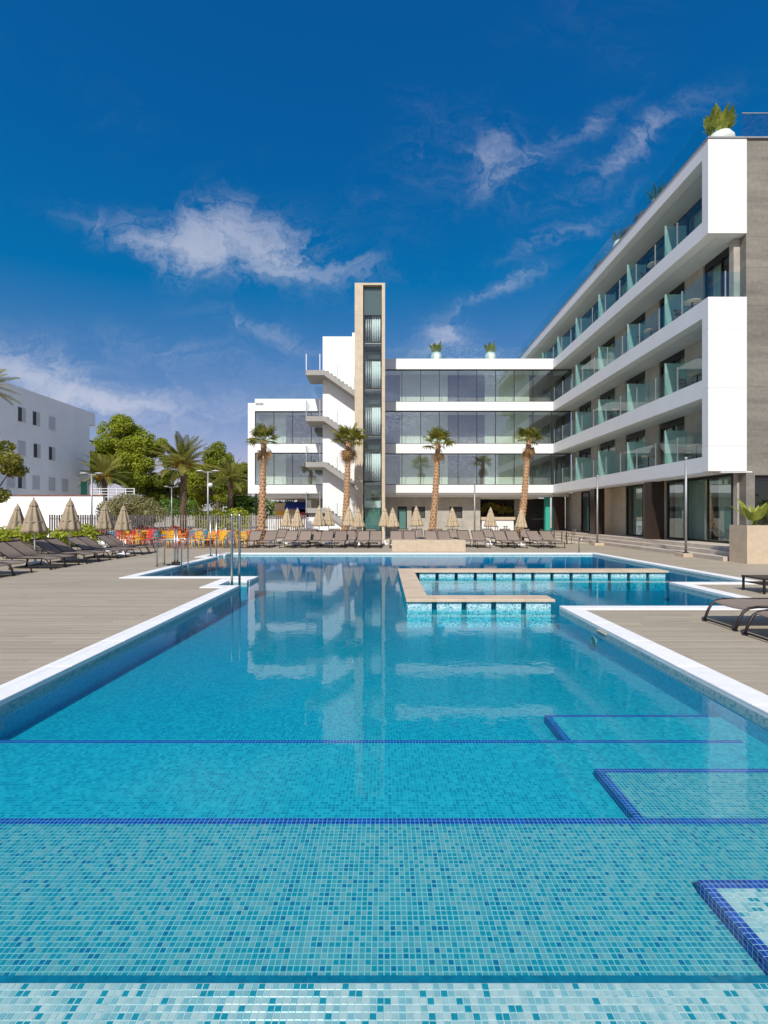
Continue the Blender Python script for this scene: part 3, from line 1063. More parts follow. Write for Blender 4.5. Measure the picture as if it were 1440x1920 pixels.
# balcony rails
for fl in range(4):
    zb = FASC[fl][1] - .08
    zt = zb + 1.12
    ys = RY0 + .40 if fl != 2 else RY0 + .06
    ye = RY1 - .05 if fl < 3 else RY2 - .1
    n = round((ye - ys) / 1.65)
    for k in range(n):
        a, b_ = ys + (ye - ys) * k / n, ys + (ye - ys) * (k + 1) / n
        part('rail_pane', bx(FX + .07, FX + .085, a + .02, b_ - .02, zb, zt), 'rail_glass', wing)
        part('rail_post', bx(FX + .055, FX + .10, b_ - .018, b_ + .018, zb, zt + .02), 'galv', wing)
    if fl == 2:       # the open end of this storey
        part('rail_pane', bx(FX + .11, 14.2, RY0 + .06, RY0 + .075, zb, zt), 'rail_glass', wing)
        part('rail_post', bx(13.45, 13.49, RY0 + .05, RY0 + .09, zb, zt + .02), 'galv', wing)
        part('wall_pier', bx(14.02, 14.27, RY0 + .352, RY0 + .6, zb, 12.73), 'grey_concrete', wing)
    # dividers between rooms
    for k in range(4 if fl < 3 else 6):
        yd = 21.3 + 3.3 * k
        zf = FASC[fl][1] - .055
        part('divider', MB().box(FX + .14, FX + 1.15, yd, yd + .02, zf, zf + 1.62), 'divider_glass', wing)
# downlights in the soffits
for k, (z0, z1) in enumerate(FASC[1:]):
    for j in range(5):
        part('downlight', MB().lathe([(.07, -.012), (.07, .0)], (FX + .95, 19.8 + 3.3 * j, z0 + .03 - .001), 10), 'galv', wing)
# roof terrace rail
for k in range(12):
    a, b_ = RY0 + .45 + 2.08 * k, RY0 + .45 + 2.08 * (k + 1)
    part('roof_rail_pane', bx(FX + .20, FX + .215, a + .02, b_ - .02, 16.5, 17.55), 'rail_glass', wing)
    part('roof_rail_post', bx(FX + .195, FX + .22, b_ - .01, b_ + .01, 16.5, 17.56), 'rail_glass', wing)
for k in range(5):
    a, b_ = 14.2 + 1.5 * k, 14.2 + 1.5 * (k + 1)
    part('roof_rail_pane', bx(a + .02, b_ - .02, RY0 + .15, RY0 + .165, 16.5, 17.55), 'roof_glass', wing)
    part('roof_rail_post', bx(b_ - .012, b_ + .012, RY0 + .14, RY0 + .18, 16.5, 17.58), 'black_frame', wing)
part('roof_handrail', bx(14.2, 21.7, RY0 + .14, RY0 + .175, 17.552, 17.58), 'galv', wing)
# ground floor: terrace soffit strip, glazing, columns
GX = 14.2
TZ = 0.45
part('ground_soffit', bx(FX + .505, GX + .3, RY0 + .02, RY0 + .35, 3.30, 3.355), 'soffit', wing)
part('ground_wall', bx(GX + 2.6, GX + 2.7, RY0 + .45, 36.3, 0, 3.32), 'room_wall', wing)
def glazing(y0, y1, nn, curtain=True):
    f = part('window_frame', MB().box(GX - .02, GX + .1, y0, y0 + .09, TZ, 3.36).box(GX - .02, GX + .1, y1 - .09, y1, TZ, 3.36).box(GX - .02, GX + .1, y0 + .09, y1 - .09, 3.22, 3.36).box(GX - .02, GX + .1, y0 + .09, y1 - .09, TZ, TZ + .09), 'black_frame', wing)
    for k in range(nn):
        a, b_ = y0 + .09 + (y1 - y0 - .18) * k / nn, y0 + .09 + (y1 - y0 - .18) * (k + 1) / nn
        part('pane', bx(GX + .03, GX + .045, a + .03, b_ - .03, TZ + .09, 3.22), 'facade_glass', f)
        if k:
            part('mullion', bx(GX, GX + .08, a - .03, a + .03, TZ + .09, 3.22), 'black_frame', f)
    if curtain:
        cm = MB()
        n = int((y1 - y0) * 14)
        cv_ = [(GX + .42 + .055 * math.sin(i * 1.7) + .02 * math.sin(i * .6), y0 + .1 + (y1 - y0 - .2) * i / n) for i in range(n + 1)]
        for i in range(n):
            if n > 50 and n * .28 < i < n * .40:
                continue
            (xa, ya), (xb, yb) = cv_[i], cv_[i + 1]
            cm.quad((xa, ya, TZ), (xb, yb, TZ), (xb, yb, 3.25), (xa, ya, 3.25))
        part('curtain', cm, 'curtain_green', wing, True)
glazing(RY0 + .62, 23.3, 3)
part('wall_pier', bx(GX, GX + .3, RY0 + .4, RY0 + .62, 0, 3.32), 'grey_concrete', wing)
part('wall_pier', bx(GX, GX + .3, 23.3, 25.4, 0, 3.32), 'grey_concrete', wing)
glazing(25.4, 27.2, 1)
part('wall_pier', bx(GX, GX + .3, 27.2, 31.0, 0, 3.32), 'beige_stone', wing)
glazing(31.0, 33.4, 2, False)
part('wall_pier', bx(GX, GX + .3, 33.4, 36.3, 0, 3.32), 'grey_concrete', wing)
for yy in (22.46, 28.55):
    part('column', bx(12.95, 13.57, yy, yy + .64, TZ, 3.34), 'bronze', wing)
part('fascia_lip', bx(FX + .06, FX + .5, RY0 + .36, RY1, 3.25, 3.328), 'soffit', wing)

# terrace steps in front of the wing
st = struct('terrace', bx(12.82, GX + 3, 16.4, 36.2, -0.02, TZ - .003), 'terrace_stone')
for k, (xa, zt) in enumerate(((12.0, .15), (12.42, .30))):
    yb = 16.42
    while yb < 35.5:
        part('tread_stone', MB().bev(xa, xa + (.418 if k == 0 else .398), yb + .001, yb + 1.799, -0.02, zt, .006), 'terrace_stone', st)
        yb += 1.8

# ================================================================== far wing
FY = 35.0
far = thing('hotel_wing', (5.0, 40.0, 0.0), 'white three-storey hotel wing with glass fronts behind the palms', 'building')
GLX0, GLX1 = 0.09, 14.15
FB = [(3.33, 3.93), (6.31, 7.03), (9.53, 10.20), (12.66, 13.12)]
for k, (z0, z1) in enumerate(FB):
    part('fascia', bx(GLX0, FX - .003, FY, FY + .35, z0, z1), 'white_render', far)
    part('balcony_slab', bx(GLX0, 14.4, FY + .352, FY + 1.72, z0 + .04, z1 - .05), 'soffit', far)
part('roof_edge', bx(GLX0, FX + 0.1, FY + .06, FY + .5, 13.125, 13.47), 'white_render', far)
part('roof', bx(GLX0, 14.3, FY + .52, 45, 12.9, 13.3), 'grey_concrete', far)
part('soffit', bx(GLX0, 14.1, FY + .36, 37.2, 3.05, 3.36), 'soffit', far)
part('soffit_lip', bx(GLX0, FX, FY + .1, FY + .355, 3.22, 3.325), 'soffit', far)
PW = 1.416
for r in range(3):
    z0, z1 = FB[r][1], FB[r + 1][0]
    f = part('window_frame', MB().box(GLX0, GLX1, FY + .10, FY + .17, z0, z0 + .05).box(GLX0, GLX1, FY + .10, FY + .17, z1 - .07, z1), 'black_frame', far)
    xs_ = [GLX0]
    x = 1.36
    while x < GLX1 - .2:
        xs_.append(x)
        x += PW
    xs_.append(GLX1)
    for a, b_ in zip(xs_[:-1], xs_[1:]):
        part('pane', bx(a + .012, b_ - .012, FY + .13, FY + .142, z0 + .05, z1 - .07), 'facade_glass', f)
        if a > GLX0 + .1:
            part('mullion', bx(a - .022, a + .022, FY + .11, FY + .16, z0 + .05, z1 - .07), 'black_frame', f)
    # wall behind the glazed loggia
    segs = [(GLX0, 1.25, 'room_wall'), (1.25, 5.05, 'curtain_white'), (5.05, 7.95, 'room_wall'), (7.95, 11.5, 'curtain_white'), (11.5, 14.2, 'room_wall')]
    for a, b_, mt in segs:
        part('back_wall', bx(a + .01, b_ - .01, FY + 1.74 - (.05 if mt == 'curtain_white' else 0), FY + 1.9, z0 - .03, z1 + .03), mt, far)
    part('loggia_side', bx(GLX1 - .03, GLX1 + .02, FY + .2, FY + 1.7, z0, z1), 'black_frame', far)
# roof rail
for k in range(8):
    a, b_ = .2 + 1.57 * k, .2 + 1.57 * (k + 1)
    part('roof_rail_pane', bx(a + .02, b_ - .02, FY + .55, FY + .565, 13.3, 14.5), 'rail_glass', far)
# ground floor wall, door and openings
GY = 36.35
def wall_piece(x0, x1, z0, z1, mt='grey_concrete'):
    part('wall_panel', bx(x0, x1 - .008, GY, GY + .3, z0, z1 - .008), mt, far)
doorx = (1.05, 1.80)
win1, win2 = (2.17, 3.22), (5.14, 6.14)
for a, b_ in ((0.0, 1.05), (1.80, 2.17), (3.22, 5.14), (6.14, 7.55)):
    for c, d in ((0, .78), (.78, 1.41), (1.41, 2.33), (2.33, 3.06)):
        wall_piece(a, b_, c, d)
for a, b_ in (win1, win2):
    for c, d in ((0, .78), (.78, 1.41)):
        wall_piece(a, b_, c, d)
    wall_piece(a, b_, 2.33, 3.06)
    f = part('window_frame', MB().box(a, b_, GY + .05, GY + .12, 1.41, 1.47).box(a, b_, GY + .05, GY + .12, 2.26, 2.32).box(a, a + .05, GY + .05, GY + .12, 1.47, 2.26).box(b_ - .058, b_ - .008, GY + .05, GY + .12, 1.47, 2.26), 'black_frame', far)
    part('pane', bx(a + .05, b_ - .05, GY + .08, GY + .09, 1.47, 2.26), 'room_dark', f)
wall_piece(1.05, 1.80, 2.35, 3.06)
dr = part('door', MB().box(1.05, 1.14, GY + .03, GY + .12, 0, 2.34).box(1.71, 1.79, GY + .03, GY + .12, 0, 2.34).box(1.14, 1.71, GY + .03, GY + .12, 2.1, 2.34), 'black_frame', far)
part('pane', bx(1.14, 1.71, GY + .06, GY + .07, 0.02, 2.1), 'door_teal', dr)
# bar niche
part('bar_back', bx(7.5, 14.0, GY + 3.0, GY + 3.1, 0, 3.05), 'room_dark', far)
part('bar_ceiling', bx(7.56, 12.1, GY, GY + 3, 2.95, 3.04), 'soffit', far)
part('bar_side', bx(7.5, 7.56, GY + .3, GY + 3, 0, 3.05), 'room_wall', far)
part('bar_partition', bx(10.55, 11.3, GY + 1.2, GY + 1.3, 0, 2.95), 'room_wall', far)
part('teal_column', bx(12.55, 12.90, GY - .3, GY + .05, 0, 3.05), 'teal_column', far)
part('column', bx(12.95, 13.75, GY - 1.0, GY - .55, 0, 3.05), 'bronze', far)
dr = part('glazed_door', MB().box(13.2, 13.28, GY, GY + .1, 0, 3.0).box(14.1, 14.18, GY, GY + .1, 0, 3.0).box(13.28, 14.1, GY, GY + .1, 2.2, 2.3).box(13.28, 14.1, GY, GY + .1, 2.92, 3.0), 'black_frame', far)
part('pane', bx(13.28, 14.1, GY + .04, GY + .05, .02, 2.2), 'window_glass', dr)
part('pane', bx(13.28, 14.1, GY + .04, GY + .05, 2.3, 2.92), 'window_glass', dr)
part('core', MB().box(0.05, 14.2, FY + 2.6, 45, 3.4, 12.9), 'room_wall', far)

# lower block on the left of the stair
LX0, LX1 = -10.26, -4.0
blk = thing('hotel_block', (-7.0, 38.0, 0.0), 'low white glass-fronted block raised on thin columns left of the stair', 'building')
part('end_pier', bx(LX0, -9.74, FY - .02, FY + 6, 3.28, 10.10), 'white_render', blk)
LB = [(3.28, 3.93), (6.36, 7.02), (9.5, 10.42)]
for z0, z1 in LB:
    part('fascia', bx(-9.738, LX1, FY, FY + .35, z0, z1), 'white_render', blk)
    part('balcony_slab', bx(-9.738, LX1, FY + .352, FY + 1.72, z0 + .04, z1 - .05), 'soffit', blk)
part('vent', MB().box(-9.68, -9.1, FY - .02, FY - .001, 9.95, 10.12).box(-9.66, -9.12, FY - .025, FY - .021, 10.0, 10.02).box(-9.66, -9.12, FY - .025, FY - .021, 10.05, 10.07), 'galv', blk)
for r in range(2):
    z0, z1 = LB[r][1], LB[r + 1][0]
    f = part('window_frame', MB().box(-9.73, LX1, FY + .10, FY + .17, z0, z0 + .05).box(-9.73, LX1, FY + .10, FY + .17, z1 - .07, z1), 'black_frame', blk)
    xs_ = [-9.73, -8.33, -6.92, -5.5, LX1]
    for a, b_ in zip(xs_[:-1], xs_[1:]):
        part('pane', bx(a + .012, b_ - .012, FY + .13, FY + .142, z0 + .05, z1 - .07), 'facade_glass', f)
        part('mullion', bx(a - .022, a + .022, FY + .11, FY + .16, z0 + .05, z1 - .07), 'black_frame', f)
    for a, b_, mt in ((-9.73, -7.75, 'curtain_white'), (-7.75, -4.6, 'room_wall'), (-4.6, LX1, 'curtain_white')):
        part('back_wall', bx(a + .01, b_ - .01, FY + 1.74 - (.05 if mt == 'curtain_white' else 0), FY + 1.9, z0 - .03, z1 + .03), mt, blk)
part('roof', bx(-9.7, LX1, FY + .36, FY + 6, 10.1, 10.35), 'grey_concrete', blk)
part('core', bx(-9.7, LX1, FY + 2.5, FY + 6, 3.4, 10.1), 'room_wall', blk)
for k in range(4):
    a, b_ = -9.72 + 1.42 * k, -9.72 + 1.42 * (k + 1)
    part('roof_rail_pane', bx(a + .02, b_ - .02, FY + .1, FY + .115, 10.42, 11.45), 'rail_glass', blk)
part('soffit', bx(-9.72, LX1, FY + .36, FY + 6, 3.0, 3.3), 'soffit', blk)
for xx in (-9.72, -5.8):
    part('column', MB().tube([(xx, FY + .2, 0), (xx, FY + .2, 3.28)], .06, 8), 'dark_metal', blk)
part('rear_wall', bx(-7.3, -4.6, FY + 4, FY + 4.2, 0, 3.0), 'grey_concrete', blk)

# ================================================================== stair block and lift tower
stair = thing('stair_block', (-3.2, 33.4, 0.0), 'white stair wall with grey concrete switchback flights left of the tower', 'staircase')
SY, SF = 33.0, 31.95
WX0, WX1 = -4.36, -1.9
part('wall', bx(WX0, WX1, SY, SY + .3, 0, 14.35), 'white_render', stair)
part('wall', bx(-2.28, WX1, SY + .32, SY + 1.8, 0, 14.75), 'white_render', stair)
LAND = [11.63, 8.46, 5.30, 2.13]
for k, z in enumerate(LAND):
    part('landing', bx(-5.4, WX0 - .002, SF, SY + 1.2, z - .34, z), 'stair_concrete', stair)
    part('landing', bx(WX0, WX0 + .25, SF, SY - .002, z - .34, z), 'stair_concrete', stair)
    xa, xb, dz_ = WX0 + .252, WX1 - .1, 1.46
    zl = [z, z, z - dz_, z - dz_]
    part('flight', MB().hexa([(xa, SF, z - .36), (xb, SF, z - dz_ - .36), (xb, SY - .003, z - dz_ - .36), (xa, SY - .003, z - .36),
                    (xa, SF, z), (xb, SF, z - dz_), (xb, SY - .003, z - dz_), (xa, SY - .003, z)]), 'stair_concrete', stair)
    for i in range(8):
        x0 = xa + (xb - xa) * i / 8
        part('tread', bx(x0, x0 + (xb - xa) / 8, SF + .12, SY - .004, z - dz_ * i / 8 - .25, z - dz_ * (i + 1) / 8 + .17), 'stair_concrete', stair)
    part('rail_pane', bx(-5.36, WX0 - .05, SF + .03, SF + .045, z + .02, z + 1.08), 'clear_glass', stair)
    part('rail_pane', bx(-5.36, -5.345, SF + .05, SY + 1.1, z + .02, z + 1.08), 'clear_glass', stair)
    for xx in (-5.36, WX0 - .06):
        part('rail_post', bx(xx - .025, xx + .025, SF + .02, SF + .06, z, z + 1.12), 'white_paint' if k == 0 else 'galv', stair)
    part('rail_pane', MB().hexa([(xa + .1, SF + .03, z - .06), (xb, SF + .03, z - dz_), (xb, SF + .045, z - dz_), (xa + .1, SF + .045, z - .06),
                                 (xa + .1, SF + .03, z + .95), (xb, SF + .03, z - dz_ + 1.0), (xb, SF + .045, z - dz_ + 1.0), (xa + .1, SF + .045, z + .95)]), 'clear_glass', stair)
    for fx in (.42, .98):
        xx = xa + (xb - xa) * fx
        zz_ = z - dz_ * fx
        part('rail_post', bx(xx - .018, xx + .018, SF + .02, SF + .05, zz_ - .3, zz_ + .95), 'galv', stair)
part('base_wall', bx(-5.4, WX1, SF + .25, SF + .5, 0, 1.5), 'white_render', stair)

tw = thing('lift_tower', (-0.95, 32.4, 0.0), 'tall slim beige stone lift tower with glazed front', 'tower')
TY, TX0, TX1, TH = 31.2, -1.97, 0.07, 17.27
for k in range(9):
    z0, z1 = TH * k / 9, TH * (k + 1) / 9
    part('stone_panel', bx(TX0, TX0 + .56, TY, TY + 2.7, z0, z1 - .005), 'beige_stone', tw)
    part('stone_panel', bx(TX1 - .215, TX1, TY, TY + 2.7, z0, z1 - .005), 'beige_stone', tw)
part('top_beam', bx(TX0 + .562, TX1 - .217, TY, TY + 2.7, TH - .15, TH - .006), 'beige_stone', tw)
part('rear_wall', bx(TX0 + .56, TX1 - .215, TY + 1.5, TY + 1.6, 0, TH - .16), 'pot_white', tw)
gx0, gx1 = TX0 + .562, TX1 - .217
part('glass_frame', MB().box(gx0, gx0 + .07, TY + .22, TY + .32, 0, TH - .16).box(gx1 - .05, gx1, TY + .22, TY + .32, 0, TH - .16), 'dark_metal', tw)
lev = [0.0, 3.85, 7.0, 10.15, 13.3, TH - .16]
part('pane', bx(gx0 + .07, gx1 - .05, TY + .26, TY + .275, 15.2, TH - .16), 'shaft_glass', tw)
for a, b_ in zip(lev[:-1], lev[1:]):
    part('pane', bx(gx0 + .07, gx1 - .05, TY + .26, TY + .275, a + .03, min(b_, 15.2) - .03), 'tower_glass', tw)
for z in lev[1:5]:
    part('floor_slab', bx(gx0 + .07, gx1 - .05, TY + .4, TY + 2.28, z - .14, z + .10), 'galv', tw)
    part('transom', bx(gx0 + .07, gx1 - .05, TY + .24, TY + .30, z + .02, z + .10), 'dark_metal', tw)
    part('lintel', bx(gx0 + .3, gx1 - .12, TY + 1.2, TY + 1.3, z - .75, z - .45), 'pot_white', tw)
    part('red_sign', bx(gx0 + .45, gx1 - .15, TY + 1.5, TY + 1.55, z - 1.12, z - .95), 'plastic_red', tw)
    if z < 13.4:
        n = 7
        for i in range(n):
            xx = gx0 + .12 + (gx1 - gx0 - .2) * i / n
            part('blind_slat', MB().tube([(xx + .08, TY + .52, z + .12), (xx + .08, TY + .52, z + 1.98)], .072, 8), 'white_paint' if i > 2 else 'galv', tw, True)
n = 7
part('lift_cabin', MB().box(gx0 + .1, gx1 - .1, TY + .5, TY + 2.0, 0.05, 2.15), 'door_teal', tw)
part('lift_head', MB().box(gx0 + .06, gx1 - .08, TY + .45, TY + 2.05, 2.15, 2.6), 'pot_white', tw)
# ================================================================== loungers
def make_lounger():
    t = thing('sun_lounger', (0, 0, 0), 'brown mesh sun lounger', 'sun lounger')
    W = .31
    def sling(pts, th=.012, nw=5, sag=.012):
        mb = MB()
        n = len(pts)
        for s_ in (0, -th):
            for x, z in pts:
                for j in range(nw):
                    y = -W + .012 + (2 * W - .024) * j / (nw - 1)
                    mb.v.append((x, y, z + s_ - sag * (1 - (2 * j / (nw - 1) - 1) ** 2)))
        o = n * nw
        for i in range(n - 1):
            for j in range(nw - 1):
                a = i * nw + j
                mb.f.append((a, a + nw, a + nw + 1, a + 1))
                mb.f.append((o + a, o + a + 1, o + a + nw + 1, o + a + nw))
        for j in range(nw - 1):
            mb.f.append((j, j + 1, o + j + 1, o + j))
            k = (n - 1) * nw + j
            mb.f.append((k, o + k, o + k + 1, k + 1))
        return mb
    part('seat', sling([(.74, .345), (1.0, .338), (1.3, .338), (1.6, .338), (1.76, .33), (1.86, .30)]), 'sling', t, True, True)
    part('backrest', sling([(.73, .352), (.5, .50), (.28, .645), (.08, .775), (.04, .80)]), 'sling', t, True, True)
    for s in (-1, 1):
        y = s * W
        part('side_rail', MB().tube([(.62, y, .335), (1.2, y, .335), (1.68, y, .335)], .019, 8), 'lounger_frame', t, True, True)
        part('leg', MB().tube([(1.68, y, .335), (1.80, y, .318), (1.88, y, .265), (1.94, y, .16), (1.99, y, .02)], .019, 8), 'lounger_frame', t, True, True)
        part('leg', MB().tube([(.82, y * .97, .33), (.74, y * .97, .02)], .018, 8), 'lounger_frame', t, True, True)
        part('back_rail', MB().tube([(.72, y, .345), (.05, y, .80)], .017, 8), 'lounger_frame', t, True, True)
        part('brace', MB().tube([(.42, y * .9, .54), (.55, y * .9, .32)], .011, 6), 'lounger_frame', t, True, True)
        part('foot_pad', bx(1.965, 2.015, y - .025, y + .025, 0, .022), 'black_frame', t, False, True)
        part('foot_pad', bx(.715, .765, y * .97 - .025, y * .97 + .025, 0, .022), 'black_frame', t, False, True)
    part('floor_bar', MB().tube([(1.985, -W, .035), (1.985, W, .035)], .015, 6), 'lounger_frame', t, True, True)
    part('floor_bar', MB().tube([(.745, -W, .035), (.745, W, .035)], .015, 6), 'lounger_frame', t, True, True)
    part('head_bar', MB().tube([(.05, -W, .80), (.05, W, .80)], .017, 6), 'lounger_frame', t, True, True)
    part('cross_bar', MB().tube([(1.25, -W, .315), (1.25, W, .315)], .013, 6), 'lounger_frame', t, True, True)
    return remember(t)


proto = make_lounger()
used = [False]


def lounger(loc, rz, label, group):
    o = copy_tree(proto) if used[0] else proto
    used[0] = True
    o.location = loc
    o.rotation_euler = (0, 0, rz)
    return tag(o, label, 'sun lounger', group)


def ords(n, i, what):
    if i == 0: return what[0]
    if i == n - 1: return what[1]
    return None


GL = 'loungers along the left deck'
left_y = [12.05, 12.78, 14.1, 14.8, 15.8, 16.45, 17.5, 18.1, 19.25, 19.8]
for i, yy in enumerate(left_y):
    lab = ('nearest brown mesh lounger at the left edge of the deck' if i == 0 else 'farthest lounger of the left row, next to the pool ladder' if i == 9
           else '%s brown mesh lounger from the front in the left row' % ORD[i])
    lounger((-11.88 + R.uniform(-.04, .04), yy, 0), RAD(R.uniform(-1.5, 1.5)), lab, GL)
for i, (xx, yy) in enumerate(((-13.2, 17.3), (-13.6, 19.0))):
    lounger((xx - .6, yy, 0), RAD(8), ('brown lounger behind the left row near the bright hedge', 'rear brown lounger behind the left row beside the taupe parasols')[i], 'loungers behind the left row')
GF = 'loungers along the far pool edge'
far_px = [479, 508, 547, 573, 595, 614, 639, 657, 682, 705, 743, 768, 807, 832, 868, 896, 936, 960, 999, 1024]
for i, px in enumerate(far_px):
    back = px in (595, 657, 868)
    yb = 24.85 + (0.5 if back else R.uniform(-.05, .05))
    lab = ('leftmost lounger of the far poolside row, beside a palm trunk' if i == 0 else 'rightmost lounger of the far poolside row' if i == 19
           else '%s lounger from the left in the far poolside row' % ORD[i])
    lounger(((px - 720) * (yb - .3) / FPX, yb, 0), RAD(-90 + R.uniform(-2, 2)), lab, GF)
for i, px in enumerate([530, 562, 585, 627, 668, 695, 756, 782, 820, 850, 915, 948, 985]):
    yb = 28.2 + R.uniform(-.2, .2)
    lounger(((px - 720) * (yb - .3) / FPX, yb, 0), RAD(-90 + R.uniform(-4, 4)), '%s lounger from the left in the rear row under the facade' % ORD[i], 'loungers in the rear far row')
lounger((6.86, 6.74, 0), RAD(180), 'farther of two brown loungers on the right deck foreground', 'loungers on the right deck')
lounger((6.82, 5.90, 0), RAD(180), 'nearest brown lounger cut by the right edge of the picture', 'loungers on the right deck')

# ================================================================== parasols
def make_umbrella(mat, name='closed_parasol'):
    t = thing(name, (0, 0, 0), 'closed parasol', 'parasol')
    part('pole', MB().tube([(0, 0, .06), (0, 0, 2.02)], .021, 8), 'white_paint', t, True, True)
    part('canopy', MB().lathe([(.275, 1.00), (.335, 1.02), (.315, 1.10), (.27, 1.28), (.205, 1.52), (.14, 1.74), (.10, 1.86)], n=64, fold=.13, folds=8), mat, t, True, True)
    part('vent_cap', MB().lathe([(.125, 1.84), (.12, 1.86), (.075, 1.97), (.025, 2.06)], n=48, fold=.08, folds=8), mat, t, True, True)
    part('strap', MB().lathe([(.262, 1.33), (.268, 1.35), (.258, 1.37)], n=24, cap=False), mat, t, True, True)
    part('finial', MB().lathe([(.012, 2.05), (.024, 2.075), (.022, 2.10), (.006, 2.125)], n=10), mat, t, True, True)
    part('base', MB().lathe([(.26, 0), (.26, .05), (.22, .075), (.04, .09), (.035, .25)], n=20), 'white_paint', t, True, True)
    return remember(t)


up = {}
def parasol(mat, loc, label, group, s=1.0, rz=0):
    o = copy_tree(up[mat]) if mat in up else make_umbrella(mat)
    up.setdefault(mat, o)
    o.location = loc
    o.rotation_euler = (RAD(R.uniform(-1.2, 1.2)), RAD(R.uniform(-1.2, 1.2)), rz)
    o.scale = (s, s, s)
    return tag(o, label, 'parasol', group)


for i, (px, Y, s) in enumerate(((30, 19.5, 1.0), (66, 15.3, 1.04), (130, 16.6, 1.06), (197, 20.5, 1.0), (232, 19.0, .98))):
    parasol('umbrella_taupe', ((px - 720) * Y / FPX, Y, 0), ('closed taupe parasol farthest left above the bright hedge', 'large closed taupe parasol nearest on the left deck',
            'closed taupe parasol in front of the dark slat fence', 'closed taupe parasol left of the olive bush end loungers', 'closed taupe parasol rightmost of the left group')[i], 'closed parasols on the left deck', s, R.uniform(0, 3))
fu = [(537, 26.5), (557, 25.4), (598, 25.2), (617, 26.5), (655, 25.6), (673, 25.2), (722, 25.6), (738, 25.2), (782, 25.4), (849, 25.4), (919, 25.6), (977, 25.0)]
for i, (px, Y) in enumerate(fu):
    parasol('umbrella', ((px - 720) * Y / FPX, Y, 0), ('leftmost closed sand parasol in the far row' if i == 0 else 'rightmost closed sand parasol, before the bar' if i == 11
            else '%s closed sand parasol from the left in the far row' % ORD[i]), 'closed parasols along the far row', R.uniform(.94, 1.03), R.uniform(0, 3))

# ================================================================== planter boxes and small furniture
t = thing('planter_box', (2.0, 21.05, 0), 'long low beige stone box at the far pool edge', 'planter')
for k in range(3):
    part('stone_panel', MB().bev(.36 + 1.1 * k, .36 + 1.1 * (k + 1) - .004, 20.8, 21.3, -.02, .50, .006), 'planter_stone', t)
t = thing('planter', (12.9, 15.9, 0), 'tall beige stone planter with broad-leaved plants at the right edge', 'planter')
part('front_panel', bx(12.13, 14.4, 15.5, 15.56, -.02, 1.28), 'planter_stone', t)
part('side_panel', bx(12.13, 12.19, 15.562, 16.3, -.02, 1.28), 'planter_stone', t)
part('rear_panel', bx(12.192, 14.4, 16.24, 16.3, -.02, 1.28), 'planter_stone', t)
part('soil', bx(12.19, 14.4, 15.56, 16.24, .5, 1.2), 'soil', t)


def blade(L, wd, droop, n=7, fold=.25):
    """a broad leaf on a stalk, along +x"""
    mb = MB()
    pts = []
    for i in range(n + 1):
        s = i / n
        hw = wd * math.sin(math.pi * min(1, max(0, (s - .28) / .72)) ** .8) if s > .28 else wd * .05
        pts.append((L * s, hw, -droop * s * s))
    for x, hw, z in pts:
        mb.v += [(x, -hw, z + hw * fold), (x, 0, z), (x, hw, z + hw * fold)]
    for i in range(n):
        a = i * 3
        mb.f += [(a, a + 3, a + 4, a + 1), (a + 1, a + 4, a + 5, a + 2)]
    return mb


banana_mesh = [blade(1.05, .16, .15).mesh('leaf', 'leaf_banana'), blade(.85, .14, .3).mesh('leaf', 'leaf_banana'), blade(.7, .11, .12).mesh('leaf', 'leaf_banana')]


def leaves(parent, base, n, s0, s1, pmin, pmax, meshes, spread=.08, name='leaf'):
    """leaves radiating from a base point (in the parent's own frame)"""
    for i in range(n):
        o = link(name, R.choice(meshes), parent)
        yaw = i * 2.4 + R.uniform(-.3, .3)
        pit = RAD(R.uniform(pmin, pmax))
        s = R.uniform(s0, s1)
        o.location = (base[0] + spread * math.cos(yaw), base[1] + spread * math.sin(yaw), base[2])
        o.rotation_euler = (R.uniform(-.6, .6), -pit, yaw)
        o.scale = (s, s, s)


for i, xx in enumerate((12.62, 13.25, 13.75, 14.1)):
    pl = thing('broadleaf_plant', (xx, 15.9 + R.uniform(-.12, .12), 1.2), ('broad-leaved plant at the left end of the tall planter', 'second broad-leaved plant in the tall planter', 'third broad-leaved plant in the tall planter', 'broad-leaved plant cut by the right edge')[i], 'plant', 'plants in the tall planter')
    part('stem', MB().tube([(0, 0, 0), (.03, 0, .4)], .03, 6), 'leaf_banana', pl, True, True)
    leaves(pl, (0, 0, .05), 13, .65, 1.1, 62, 88, banana_mesh)

# low dark side table at the right edge
t = thing('side_table', (8.05, 9.75, 0), 'low dark side table at the right edge of the deck', 'table')
part('top', bx(7.74, 8.4, 9.45, 10.05, .285, .32), 'dark_metal', t)
for sx in (7.75, 8.36):
    for sy in (9.46, 10.01):
        part('leg', bx(sx, sx + .035, sy, sy + .035, 0, .284), 'dark_metal', t)
part('shelf', bx(7.79, 8.35, 9.5, 10.0, .17, .19), 'dark_metal', t)

# dining set by the terrace steps
t = thing('dining_table', (9.9, 26.4, 0), 'small brown dining table by the terrace steps', 'table')
part('top', bx(9.5, 10.3, 26.0, 26.8, .71, .74), 'sling', t)
for sx in (9.53, 10.23):
    for sy in (26.03, 26.73):
        part('leg', bx(sx, sx + .04, sy, sy + .04, 0, .709), 'lounger_frame', t)


